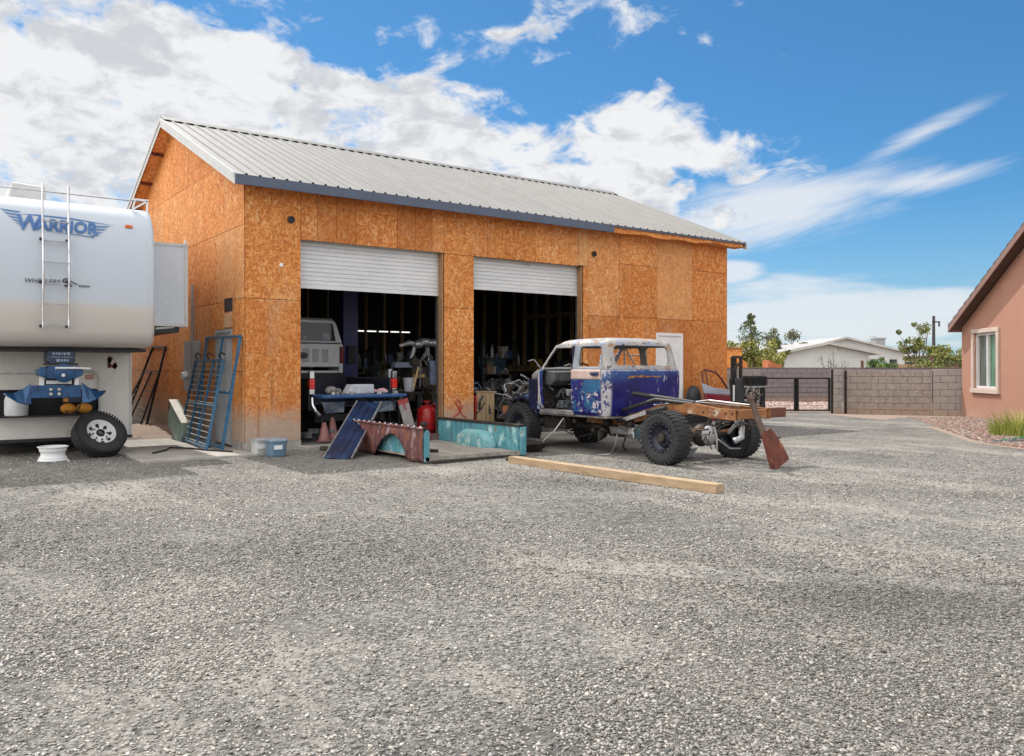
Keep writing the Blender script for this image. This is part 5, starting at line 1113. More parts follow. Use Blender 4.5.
m = MB(); m.box(9.0, 9.92, 4.9, 5.3, 1.306, 1.36); 
for k in range(11): m.cyl((9.05+k*.083,4.95,1.36),(9.05+k*.083,4.95,1.44+.02*(k % 3)),.03,8)
m.box(9.1, 9.8, 5.1, 5.25, 1.36, 1.5); odd(m, 'jar_crate', surf('amber_jars', (.34,.24,.10), (.20,.12,.06), 25, .5), 'flat crate of small amber jars between the teal tub and yellow can', 'crate', (9.4,5.1,1.31))
cr = thing('wood_crate', (5.85,1.6,.09), 'wooden crate standing just inside the second door by the pillar', 'crate')
m = MB()
for k in range(4): m.box(5.62+k*.12, 5.73+k*.12, 1.48, 1.5, .1, .86)
m.build('front_board', LUMBER, cr); m = MB(); m.box(5.60, 6.12, 1.501, 1.95, .1, .82); m.build('crate_body', GREASE, cr); m = MB(); m.box(5.58, 6.14, 1.46, 1.98, .861, .885); m.build('crate_top', LUMBER, cr)
m = MB(); m.box(5.55, 5.60, 1.45, 1.7, .1, .8); odd(m, 'red_plank', RED, 'narrow red plank standing against the wooden crate', 'plank', (5.57,1.6,.09))
m = MB()
for k in range(22):
    p = Vector((random.uniform(5.5,7.0), random.uniform(.6,1.6), random.uniform(.15,.75))); q = [p]
    for i in range(3): q.append(q[-1] + Vector((random.uniform(-.2,.2), random.uniform(-.1,.1), random.uniform(-.2,.16))))
    m.tube(q, random.uniform(.012,.03), 6)
for k in range(14): m.obox((random.uniform(6.1,7.1), random.uniform(.7,1.6), random.uniform(.12,.55)), (random.uniform(.1,.3), random.uniform(.1,.25), random.uniform(.06,.2)), rotz(random.uniform(0,3)))
tag(odd(m, 'scrap_parts', surf('scrap_metal', (.16,.17,.17), (.04,.035,.03), 14, .5, .4), 'heap of dark scrap car parts inside the second door', 'scrap', (6.4,1.1,.09)), None, None, None, 'stuff')
m = MB(); m.tube([(5.5,1.7,.90),(5.62,1.68,1.02),(5.78,1.7,1.08),(5.9,1.7,.92)], .02, 6); m.ball((5.7,1.7,.93), .09, 10, 6, (1.3,1,.5)); odd(m, 'blue_tool', surf('blue_tool_paint', (.10,.16,.28), None, 8, .4), 'small blue grey tool on top of the wooden crate', 'tool', (5.7,1.7,.88))

# crowded shelving along the back of both bays
MIXED = [surf('dim_grey_goods', (.22,.23,.25), (.06,.06,.07), 9, .6), surf('dim_brown_goods', (.24,.15,.08), (.09,.06,.04), 9, .7), surf('dim_pale_goods', (.50,.49,.45), (.25,.25,.24), 9, .6), surf('dim_blue_goods', (.05,.10,.22), (.03,.05,.10), 9, .5)]
def shelf_unit(x0, x1, y, label, zs, topz, dens=1.):
    t = thing('shelving_unit', ((x0+x1)/2,y,.09), label, 'shelving', 'shelving along the back of the shop')
    for x in (x0, x1-.05):
        m = MB(); m.box(x, x+.05, y-.22, y-.17, .09, topz); m.box(x, x+.05, y+.17, y+.22, .09, topz); m.box(x, x+.05, y-.169, y+.169, topz-.06, topz); m.build('upright', BLACK, t)
    for z in zs:
        m = MB(); m.box(x0+.051, x1-.051, y-.22, y+.22, z-.025, z); m.build('shelf_board', GREASE, t)
    for q, mt in enumerate(MIXED):
        m = MB()
        for z in zs:
            x = x0 + .08 + .13*q
            while x < x1 - .25:
                w_ = random.uniform(.06,.20); h = random.uniform(.10,.36); yy = y - random.uniform(.02,.12)
                if random.random() < .5: m.obox((x+w_/2, yy, z+h/2+.002), (w_,w_,h), rotz(random.uniform(-.3,.3)))
                else: m.lathe([(0,0),(w_*.42,0),(w_*.42,h*.7),(w_*.2,h*.82),(w_*.2,h),(0,h)], (x+w_/2,yy,z+.002), (0,0,1), 9)
                x += w_ + random.uniform(.22,.55)/dens
        o = m.build('stored_goods', mt, t, bevel=.006); o['kind'] = 'stuff'
shelf_unit(4.0, 5.4, 6.2, 'crowded dark shelving unit behind the engine stand', (.5,.95,1.4), 1.9)
shelf_unit(5.5, 6.9, 6.4, 'crowded dark shelving unit right of the lift column, under the strip lights', (.5,1.0,1.5), 1.95)
shelf_unit(6.9, 8.0, 3.4, 'crowded shelving unit just behind the pillar between the doors', (.45,.85,1.25,1.65), 2.05)
shelf_unit(10.9, 12.0, 5.6, 'crowded shelving unit against the far right studs', (.5,.95,1.4), 1.8)
m = MB()
for k in range(46):
    p = Vector((random.uniform(6.9,9.9), random.uniform(2.6,4.4), random.uniform(.15,1.1))); q = [p]
    for i in range(3): q.append(q[-1] + Vector((random.uniform(-.25,.25), random.uniform(-.15,.15), random.uniform(-.2,.25))))
    m.tube(q, random.uniform(.01,.03), 5)
for k in range(26): m.obox((random.uniform(7.0,9.8), random.uniform(2.6,4.2), random.uniform(.12,.7)), (random.uniform(.1,.4), random.uniform(.1,.3), random.uniform(.06,.3)), rotz(random.uniform(0,3)))
tag(m.build('machine_parts', surf('pale_machine_metal', (.30,.31,.32), (.04,.04,.04), 11, .45, .5), None, loc=(8.4,3.4,.09), bevel=.008), 'tall jumble of machine parts deep in the second bay behind the pickup nose', 'scrap', None, 'stuff')
m = MB()
for k in range(24): m.obox((random.uniform(2.95,4.5), random.uniform(.25,1.2), random.uniform(.12,.30)), (random.uniform(.06,.25), random.uniform(.06,.2), random.uniform(.05,.16)), rotz(random.uniform(0,3)))
for k in range(14): m.obox((random.uniform(1.1,2.9), random.uniform(.2,.9), random.uniform(.12,.28)), (random.uniform(.05,.22), random.uniform(.05,.2), random.uniform(.05,.14)), rotz(random.uniform(0,3)))
tag(m.build('floor_clutter', surf('dim_floor_clutter', (.20,.19,.19), (.04,.04,.045), 14, .7), None, loc=(2.8,.6,.09), bevel=.01), 'low dark clutter on the floor just inside the first door', 'clutter', None, 'stuff')
m = MB(); m.tube([(4.05,1.25,1.0),(4.10,1.3,1.55),(4.22,1.28,1.75)], .018, 6); m.tube([(4.6,1.3,.4),(4.62,1.28,1.2),(4.5,1.3,1.6)], .022, 6); tag(m.build('drop_cable', STEEL, None, loc=(4.3,1.3,.3)), 'grey cables hanging down the front of the bare engine', 'cable')
m = MB()
for x, y, z, s1, s2 in ((1.15,-.62,.02,.10,.06),(2.95,-.45,.02,.12,.05),(3.5,-.5,.03,.18,.10),(3.75,-.9,.03,.22,.12),(1.9,-.9,.02,.1,.08),(4.0,-.6,.03,.15,.12),(3.6,-1.4,.02,.2,.06),(2.7,-3.75,.015,.06,.05)):
    m.obox((x,y,z+s2/2), (s1*1.6,s1,s2), rotz(random.uniform(0,3)))
tag(m.build('yard_scraps', GREASE, None, loc=(2.8,-1,.0), bevel=.01), 'small dark scraps on the ground around the blue sheet and pickup bed', 'scrap', None, 'stuff')

# ------------------------------------------------------------------ right end of the shop
rd = thing('car_door', (11.3,-.4,0), 'red and white car door with an open window frame leaning at the shop corner', 'car door')
REDD = surf('dull_crimson', (.26,.018,.035), (.18,.012,.025), 4, .35); SILV = surf('silver_white_band', (.46,.47,.54), (.36,.38,.46), 4, .35)
def dpt(x, z, w=0): return (x, -.30 - (1.35-z)*.22 - w, z)
m = MB(); m.prism([dpt(10.92,.12),dpt(11.95,.12),dpt(11.98,.72),dpt(10.86,.79)], (0,-.06,0)); m.build('door_skin', REDD, rd, bevel=.02)
m = MB(); m.prism([dpt(10.86,.793),dpt(11.98,.723),dpt(11.93,.86),dpt(11.25,.92),dpt(10.82,1.04)], (0,-.055,0)); m.build('silver_band', SILV, rd, bevel=.015)
m = MB(); m.tube([dpt(10.86,.96,.03),dpt(10.90,1.32,.03),dpt(11.0,1.36,.03),dpt(11.38,1.30,.03),dpt(11.55,1.15,.03),dpt(11.78,.82,.03)], .024, 8); m.tube([dpt(11.04,.92,.03),dpt(11.04,1.34,.03)], .018, 8); m.build('window_frame', surf('dark_red_frame', (.14,.03,.03), None, 6, .4), rd, smooth=60)
m = MB(); m.ball((10.65,-.30,.70), .26, 12, 8, (.8,.6,1.1)); m.box(10.4, 10.9, -.5, -.1, .1, .5); odd(m, 'black_bag', surf('black_sack', (.012,.014,.02), None, 6, .5), 'black sack slumped against the wall left of the red car door', 'sack', (10.65,-.3,0), smooth=50)
bk = thing('equipment_carrier', (11.3,-1.2,0), 'black metal equipment frame with upright rack and slatted grille at the shop corner', 'equipment')
o2 = D0 = Vector((11.36,-1.1,0)); ex = Vector((.8088,-.588,0))
def kq(u, z, d=0): return tuple(D0 + ex*u + Vector((.588,.8088,0))*d + Vector((0,0,z)))
m = MB()
for a, b in (((-.18,1.66),(.02,1.66)),((.02,1.66),(.02,1.08)),((-.18,1.66),(-.18,.6)),((-.17,1.35),(.0,1.52))): m.bar(kq(*a), kq(*b), .06, .06)
m.bar(kq(.02,1.66,.5), kq(.02,1.0,.5), .06, .06); m.bar(kq(.02,1.66), kq(.02,1.66,.5), .06, .06); m.build('rack_frame', BLACK, bk, bevel=.006)
m = MB(); m.prism([kq(-.16,1.16,-.1),kq(.06,1.16,-.1),kq(.12,.92,-.1),kq(.06,.5,-.1),kq(-.12,.5,-.1)], Vector((.588,.8088,0))*.5); m.build('housing', BLACK, bk, bevel=.03)
m = MB()
for k in range(7): u = .08+k*.072; m.bar(kq(u,1.0,-.12), kq(u,1.19,-.12), .03, .03)
m.bar(kq(.04,1.20,-.12), kq(.58,1.20,-.12), .03, .03); m.bar(kq(.04,.985,-.12), kq(.56,.985,-.12), .04, .03); m.bar(kq(.58,1.0,-.12), kq(.58,1.19,-.12), .05, .05); m.prism([kq(.05,1.0,-.08),kq(.56,1.0,-.08),kq(.56,1.18,-.08),kq(.05,1.18,-.08)], Vector((.588,.8088,0))*.03); m.build('grille', BLACK, bk)
m = MB(); m.bar(kq(.05,.96,-.15), kq(.56,.96,-.15), .02, .025); m.build('grille_lip', STEEL, bk)
m = MB()
for k in range(40):
    p = Vector(kq(random.uniform(-.1,.5), random.uniform(.45,.92), random.uniform(-.2,.2))); q = [p]
    for i in range(3): q.append(q[-1] + Vector((random.uniform(-.1,.14), random.uniform(-.1,.1), random.uniform(-.1,.12))))
    m.tube(q, random.uniform(.01,.03), 5)
m.build('linkage', GREASE, bk)
m = MB(); m.cyl(kq(.1,.3,-.05), kq(.1,.3,.25), .3, 18); m.build('wheel', RUBBER, bk, bevel=.03)
m = MB(); m.box(*[v for a, b in zip(kq(-.20,.62,-.13), kq(-.15,1.0,-.11)) for v in (min(a,b), max(a,b))]); m.build('reflector_strip', WHITE, bk)
# ------------------------------------------------------------------ block walls and gate at the back of the yard
def make_block(name, c1, c2, split=True):
    g = N(name); t = g.attr('tone'); col = g.mix(g.sm(g.noise(7, 6, .62), .3, .7), c1, c2)
    col = g.mix(g.math('MULTIPLY', g.math('ABSOLUTE', t), .5), col, (.20,.16,.14)); z = g.sep()[2]
    col = g.mix(g.math('MULTIPLY', g.sm(g.math('ADD', z, g.math('MULTIPLY', g.noise(2, 4), .3)), .50, .22), .5), col, (.42,.27,.18))
    return g.done(col, .9, 0, g.bump(g.noise(22 if split else 60, 5, .65), .9 if split else .3, .03 if split else .006), .2)
SPLIT = make_block('split_face_block', (.37,.315,.285), (.28,.24,.22)); SMOOTH = make_block('smooth_grey_block', (.36,.33,.31), (.30,.275,.26), False); PURP = make_block('dark_block', (.215,.19,.20), (.17,.15,.165), False)
def block_wall(o, r0, f0, r1, f1, n, mat, name, label, cat, th=.2, jit=.03, capm=None, parent=None, bl=.40, z0=0.):
    """wall of blocks from (r0,f0) to (r1,f1); n courses of 0.2 m"""
    A, B = W(r0,f0), W(r1,f1); d = (B-A); Ln = d.length; d.normalize(); nn = Vector((d.y,-d.x,0)); ang = math.atan2(d.y, d.x); rm = rotz(ang)
    t = thing(name, tuple(A), label, cat); m = MB(); tones = []
    for c in range(n):
        s = -(c % 2)*bl/2
        while s < Ln - .01:
            a, b = max(s, 0), min(s+bl, Ln)
            if b - a > .04:
                j = random.uniform(-jit, jit)
                m.obox(A + d*((a+b)/2) - nn*(j/2) + Vector((0,0,z0+.1+.2*c)), (b-a-.010, th+j, .19), rm); tones += [random.uniform(-.35,.35)]*6
            s += bl
    m.build('blocks', mat, t, bevel=.006, tone=tones)
    m = MB(); m.obox((A+B)/2 + Vector((0,0,z0+.1*n)), (Ln-.012, th-.05, .2*n-.004), rm); m.build('mortar', make_block(name+'_mortar', (.26,.23,.21), (.22,.20,.18), False), t)
    if capm: m = MB(); m.obox((A+B)/2 + Vector((0,0,z0+.2*n+.02)), (Ln, th+.03, .036), rm); m.build('wall_cap', capm, t, bevel=.006)
    return t
block_wall(0, 10.23, 25.75, 12.465, 24.74, 7, SPLIT, 'block_wall', 'tan split-face block wall running from the gate post to the stucco house', 'wall', z0=-.06)
block_wall(0, 12.47, 24.72, 13.3, 24.40, 7, SMOOTH, 'block_wall', 'short smooth grey block end of the yard wall touching the stucco house', 'wall', jit=.0, z0=-.03)
block_wall(0, 9.88, 25.80, 10.20, 25.77, 7, SMOOTH, 'gate_pillar', 'smooth grey block pillar at the right side of the black gate', 'pillar', jit=.0, z0=-.03)
block_wall(0, 6.3, 26.2, 7.73, 26.0, 7, SMOOTH, 'block_wall', 'grey block wall section between the shop corner and the black gate', 'wall', jit=.004, z0=-.05)
DCAP = surf('dark_wall_cap', (.13,.10,.11), (.10,.08,.085), 5, .85)
block_wall(0, 5.0, 34.9, 24, 34.0, 7, PURP, 'block_wall', 'dark grey-purple block wall beyond the gate with a dark cap', 'wall', jit=.004, capm=DCAP, z0=-.02)
gt = thing('yard_gate', tuple(W(8.9,25.8)), 'black metal double gate of thin frames and cable mesh between grey block pillars', 'gate')
for a, b in ((7.82, 8.78), (8.86, 9.84)):
    m = MB(); y = 25.85
    for r_ in (a, b): m.bar(W(r_,y,.06), W(r_,y,1.10), .055, .055)
    for z in (.09, 1.08): m.bar(W(a,y,z), W(b,y,z), .04, .05)
    lf = m.build('gate_leaf', BLACK, gt); m = MB()
    for k in range(1, 7): m.bar(W(a,y,.09+k*.141), W(b,y,.09+k*.141), .008, .008)
    m.build('rail', BLACK, lf)
m = MB(); m.bar(W(7.78,25.95,0), W(7.78,25.95,1.15), .08, .08); m.build('gate_post', BLACK, gt)
m = MB(); m.bar(W(9.87,25.70,0), W(9.87,25.70,1.36), .05, .05); m.build('gate_post', BLACK, gt)
m = MB(); m.bar(W(10.225,25.55,.0), W(10.225,25.55,1.33), .05, .05); tag(m.build('metal_post', BLACK, None, loc=tuple(W(10.22,25.55))), 'thin black post against the left end of the tan split-face wall', 'post')

# ------------------------------------------------------------------ stucco house on the right
g_ = N('pink_stucco'); c_ = g_.mix(g_.noise(1.2, 5), (.44,.24,.175), (.385,.205,.15)); st_ = g_.sm(g_.noise(1.2, 5, .6, g_.mapping((4,4,.5))), .56, .76); c_ = g_.mix(g_.math('MULTIPLY', st_, .30), c_, (.40,.20,.145))
sp_ = g_.math('MULTIPLY', g_.sm(g_.math('ADD', g_.sep()[2], g_.math('MULTIPLY', g_.noise(2.6, 6, .65), .7)), .85, .35), .4); c_ = g_.mix(sp_, c_, (.47,.34,.27)); c_ = g_.mix(g_.math('MULTIPLY', g_.noise(34, 5, .7), .22), c_, (.30,.15,.11))
STUCCO = g_.done(c_, .9, 0, g_.bump(g_.noise(30, 6, .65), .6, .02), .2)
hd = Vector((-.117, -1.0))  # along the gable wall, toward the camera (r,f)
def H(t, z, out=0.): return W(13.06 - .117*t - out, 24.2 - t + .117*out, z)
hs = thing('stucco_house', tuple(H(0,0)), 'pink stucco house with dark tiled roof and one pale framed window', 'house')
def hz(t): return 2.56 + .50*min(t, 12.6-t)
m = MB(); wl_ = [(0,-.1),(12.6,-.1),(12.6,hz(12.6)),(6.3,hz(6.3)),(0,hz(0))]
wo = (.84, 2.22, .84, 2.36)
polys = []
for a, b, c, d in subtract([(0,6.3,-.1,8),(6.3,12.6,-.1,8)], [wo]):
    p = clip_poly([(a,c),(b,c),(b,d),(a,d)], lambda q: hz(q[0]) - q[1])
    if len(p) > 2: polys.append(p)
inw = Vector((.8088,-.588,0))
for p in polys: m.prism([H(t,z) for t, z in p], inw*.25)
m.prism([H(0,-.1)+inw*.25, H(0,2.56)+inw*.25, H(0,2.56)+inw*9, H(0,-.1)+inw*9], (H(.25,0)-H(0,0)))
m.prism([H(12.35,-.1)+inw*.25, H(12.35,2.56)+inw*.25, H(12.35,2.56)+inw*9, H(12.35,-.1)+inw*9], (H(.25,0)-H(0,0)))
hw = m.build('wall', STUCCO, hs)
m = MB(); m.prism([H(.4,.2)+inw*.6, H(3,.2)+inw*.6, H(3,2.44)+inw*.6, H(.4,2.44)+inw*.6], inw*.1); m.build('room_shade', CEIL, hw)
TILE = surf('dark_roof_tile', (.13,.115,.11), (.085,.08,.08), 6, .85, 0, .3, 40); EAVEW = surf('brown_eave', (.11,.06,.045), (.08,.045,.035), 4, .8); FASH = surf('dusky_pink_fascia', (.27,.155,.125), (.22,.125,.10), 3, .6)
OV = .32
m = MB()
for side in (0, 1):
    T = (lambda t: t) if side == 0 else (lambda t: 12.6-t)
    rows = []; k = 0; t = -.18
    while t < 6.3:
        t1 = min(t+.36, 6.32); za = 2.56 + .50*t + .17; zb = 2.56 + .50*t1 + .17
        m.prism([H(T(t),za+.035,OV), H(T(t1),zb,OV), H(T(t1),zb-.05,OV), H(T(t),za-.03,OV)], inw*(9.5))
        t += .36
rf = m.build('roof', TILE, hs, bevel=.01)
m = MB()
for T in ((lambda t: t), (lambda t: 12.6-t)):
    m.prism([H(T(-.15),2.56+.50*-.15+.115,OV-.03), H(T(6.3),2.56+.50*6.3+.115,OV-.03), H(T(6.3),2.56+.50*6.3+.03,OV-.03), H(T(-.15),2.56+.50*-.15+.03,OV-.03)], inw*9.4)
m.build('eave', EAVEW, rf)
m = MB()
for T in ((lambda t: t), (lambda t: 12.6-t)):
    m.prism([H(T(-.17),2.56+.50*-.17+.13,OV), H(T(6.3),2.56+.50*6.3+.13,OV), H(T(6.3),2.56+.50*6.3-.03,OV), H(T(-.17),2.56+.50*-.17-.03,OV)], inw*.028)
m.prism([H(-.195,2.475+.12,OV-.03), H(-.172,2.475+.12,OV-.03), H(-.172,2.475-.03,OV-.03), H(-.195,2.475-.03,OV-.03)], inw*9.3); m.build('fascia', FASH, rf)
WTR = surf('pale_stucco_trim', (.62,.50,.43), (.56,.45,.385), 4, .85, 0, .2, 60)
m = MB()
def hbox(t0, t1, z0, z1, o0, o1): m.prism([H(t0,z0,o1), H(t1,z0,o1), H(t1,z1,o1), H(t0,z1,o1)], inw*(o1-o0))
hbox(.72,.84,.84,2.36,-.02,.05); hbox(2.22,2.35,.84,2.36,-.02,.05); hbox(.72,2.35,2.363,2.48,-.02,.052); hbox(.69,2.38,.71,.837,-.02,.07)
wn = m.build('window', WTR, hs, bevel=.01)
m = MB(); hbox(.842,.90,.842,2.358,-.12,-.04); hbox(2.16,2.218,.842,2.358,-.12,-.04); hbox(.902,2.158,2.30,2.358,-.12,-.04); hbox(.902,2.158,.842,.90,-.12,-.04); hbox(1.50,1.56,.902,2.298,-.12,-.035); m.build('frame', WHITE, wn, bevel=.004)
GL = surf('grey_window_glass', (.07,.085,.08), None, 3, .05)
m = MB(); hbox(.904,1.498,.902,2.298,-.125,-.11); m.build('pane', surf('grey_reflecting_pane', (.11,.125,.12), (.08,.095,.09), 3, .07), wn)
m = MB(); hbox(1.562,2.156,.902,2.298,-.125,-.11); m.build('pane', surf('green_tinted_pane', (.10,.23,.14), (.08,.19,.12), 2, .07, stretch=(4,4,.3)), wn)
m = MB(); m.bar(H(4.0,3.3,.02), H(4.0,3.3,.14), .1, .1)
# grass clump and hose
gc = thing('grass_clump', tuple(W(10.15,17.2)), 'clump of yellow-green ornamental grass at the foot of the stucco wall', 'grass clump')
g_ = N('grass_blades'); oi = g_.attr('tone'); GRASS = g_.done(g_.mix(oi, (.13,.19,.025), (.46,.46,.11)), .6)
m = MB(); tn = []
for k in range(900):
    a = random.uniform(0, 2*PI); rr_ = random.random()**.6*.52; base = W(10.45 + rr_*math.cos(a), 17.2 + rr_*math.sin(a)); h = random.choice((random.uniform(.2,.6), random.uniform(.3,.95)))*(1-.35*rr_/.52); lean = Vector((math.cos(a)*.5+random.uniform(-.3,.3), math.sin(a)*.5+random.uniform(-.3,.3), 0))*h*.75
    w_ = Vector((random.uniform(-1,1), random.uniform(-1,1), 0)).normalized()*.007; p = [base + lean*(t**1.7) + Vector((0,0,h*(t - .18*t*t))) for t in (0,.35,.7,1)]
    m.add([p[0]-w_, p[0]+w_, p[1]+w_*.8, p[1]-w_*.8, p[2]+w_*.5, p[2]-w_*.5, p[3]], [(0,1,2,3),(3,2,4,5),(5,4,6)]); tn += [min(1, max(0, random.gauss(.45,.28)))]*3
m.build('blades', GRASS, gc, recalc=False, tone=tn)
m = MB(); m.tube([W(9.35,15.9,.03), W(9.9,16.2,.05), W(10.6,16.4,.05), W(11.5,16.2,.05), W(12,15.0,.04)], .018, 6); tag(m.build('garden_hose', surf('green_hose', (.03,.42,.22), None, 6, .4), None, loc=tuple(W(10.5,16.3)), smooth=60), 'bright green garden hose lying on the rocks below the grass clump', 'hose')
m = MB(); m.tube([W(9.0,15.75,.02), W(9.5,15.7,.03), W(10.2,16.0,.04), W(11.3,15.8,.04)], .022, 6); tag(m.build('drip_line', surf('grey_blue_pipe', (.14,.17,.20), None, 6, .5), None, loc=tuple(W(9.8,15.8)), smooth=60), 'grey irrigation pipe along the edge of the rock bed', 'pipe')

# ------------------------------------------------------------------ beyond the walls
HWH = surf('distant_white_siding', (.62,.63,.64), (.56,.57,.585), .6, .7); HRF = surf('pale_shingle_roof', (.40,.39,.38), (.34,.33,.325), .8, .8); HRW = surf('pale_roof_edge', (.50,.495,.48), None, .8, .6)
def gable_house(name, label, r0, f0, r1, f1, dep, zw, za, roofm=HRF, wallm=HWH, ov=.5, windows=(), apex=.5):
    """gable wall from (r0,f0) to (r1,f1) seen from the yard, running back by dep"""
    A, B = W(r0,f0), W(r1,f1); d = (B-A); Ln = d.length; d.normalize(); bk_ = Vector((-d.y, d.x, 0))
    t = thing(name, tuple(A), label, 'house'); m = MB(); z = Vector((0,0,1)); ap = A + d*Ln*apex
    m.prism([A, B, B+z*zw, ap+z*za, A+z*zw], bk_*dep); m.build('wall', wallm, t)
    m = MB()
    sl0 = (za-zw)/(Ln*apex); sl1 = (za-zw)/(Ln*(1-apex))
    for p, sl, sg in ((A, sl0, -1), (B, sl1, 1)):
        e = p + d*sg*ov + z*(zw - sl*ov); m.prism([e+z*.02-bk_*ov, ap+z*(za+.02)-bk_*ov, ap+z*(za+.20)-bk_*ov, e+z*.18-bk_*ov], bk_*(dep+2*ov))
    rf = m.build('roof', roofm, t)
    m = MB()
    for p, sl, sg in ((A, sl0, -1), (B, sl1, 1)):
        e = p + d*sg*(ov+.02) + z*(zw - sl*ov); m.prism([e-bk_*(ov+.05), ap+z*(za)-bk_*(ov+.05), ap+z*(za+.22)-bk_*(ov+.05), e+z*.2-bk_*(ov+.05)], bk_*.045)
    m.build('fascia', HRW, rf)
    for u, z0, w_, h_ in windows:
        p = A + d*u; m = MB(); m.prism([p+z*z0-bk_*.04, p+d*w_+z*z0-bk_*.04, p+d*w_+z*(z0+h_)-bk_*.04, p+z*(z0+h_)-bk_*.04], bk_*.035); wf = m.build('window', HRW, t)
        m = MB(); m.prism([p+d*.08+z*(z0+.08)-bk_*.06, p+d*(w_-.08)+z*(z0+.08)-bk_*.06, p+d*(w_-.08)+z*(z0+h_-.08)-bk_*.06, p+d*.08+z*(z0+h_-.08)-bk_*.06], bk_*.018); m.build('pane', GLASS, wf)
    return t
h1 = gable_house('white_house', 'long low white gabled house behind the wall, nearest of the white houses', 22.6,70, 30.2,70.5, 16, 2.62, 3.38, ov=.7, apex=.5)
m = MB(); m.prism([W(19.5,71,2.55), W(22.4,70.2,2.7), W(22.4,70.2,2.8), W(19.5,71,2.65)], Vector((.588,.8088,0))*6)
for r_ in (19.7, 21.0): m.bar(W(r_,71,0), W(r_,71,2.56), .12, .12)
m.build('porch_roof', HRW, h1)
h2 = gable_house('white_house', 'white house set further back with a square chimney on its roof', 29.4,90, 42.4,90, 12, 3.0, 4.55, roofm=HRW, ov=.6, apex=.5, windows=((9.2,1.3,1.0,1.1),(11.3,1.3,.9,1.1)))
m = MB(); a = W(40.4,92,0); m.obox(a + Vector((0,0,3.4)), (1.1,1.1,2.4), rotz(R(-36))); m.obox(a + Vector((0,0,4.65)), (1.3,1.3,.16), rotz(R(-36))); m.build('chimney', surf('grey_chimney', (.33,.34,.36), None, 2, .8), h2)
h3 = gable_house('low_house', 'low pale flat-roofed house between the utility pole and the chimney house', 44.5,100, 56,100, 8, 2.5, 2.9, roofm=HRW, wallm=surf('cream_wall', (.48,.43,.36), None, 1, .8), ov=.5, windows=((2.5,1.2,1.4,1.0),(7,1.2,1.4,1.0)))
m = MB(); A = W(31.4,72); d = Vector((.8088,-.588,0))
for k in range(17): m.obox(A + d*(.25+k*.46) + Vector((0,0,.95)), (.44,.03,1.55+random.uniform(-.04,.04)), rotz(R(-36)))
tag(m.build('wood_fence', surf('tan_fence_boards', (.42,.27,.17), (.35,.22,.14), 1.5, .85), None, loc=tuple(A)), 'tan board fence in front of the cream house beyond the wall', 'fence')
for r_, h_, lb in ((25.15,2.15,'thin dark post standing before the nearest white house'),(29.6,1.95,'brown post at the right corner of the nearest white house'),(35.1,1.75,'brown post before the tan board fence, left one of two'),(37.5,1.95,'taller brown post before the tan board fence, right one of two')):
    m = MB(); p = W(r_,60 if r_ > 26 else 50); p = W(r_ if r_ < 26 else r_*.88, 50 if r_ < 26 else 62); m.bar(p, p + Vector((0,0,h_)), .16, .16); tag(m.build('fence_post', surf('brown_post', (.13,.06,.045), None, 3, .8), None, loc=tuple(p)), lb, 'post', 'posts beyond the wall')
# orange shed and the rust red sheet
shd = thing('board_shed', tuple(W(13.6,52)), 'small orange board shed behind the wall right beside the shop corner', 'shed')
m = MB(); m.prism([W(12.9,52,0), W(14.35,52,0), W(14.35,52,2.60), W(12.9,52,2.64)], Vector((.588,.8088,0))*2); m.build('wall', OSBP, shd); m = MB(); m.prism([W(12.8,51.8,2.65), W(14.42,51.8,2.61), W(14.42,51.8,2.67), W(12.8,51.8,2.71)], Vector((.588,.8088,0))*2.4); m.build('roof', surf('shed_roof', (.40,.20,.09), None, 2, .8), shd)
m = MB(); m.prism([W(14.37,52.2,0), W(14.75,52.2,0), W(14.75,52.2,1.7), W(14.37,52.2,2.0)], Vector((.588,.8088,0))*1.5); m.build('lean_to', OSBP, shd)
m = MB(); m.prism([W(15.3,50,.4), W(16.2,50,.4), W(16.2,50,1.55), W(15.9,50,1.62), W(15.4,50,1.88)], Vector((.588,.8088,0))*1.2); tag(m.build('rust_sheet', surf('terracotta_sheet', (.42,.14,.055), (.33,.10,.04), 3, .8), None, loc=tuple(W(16.6,50))), 'rust-red sloped sheet metal heap peeking over the dark wall', 'sheet metal')

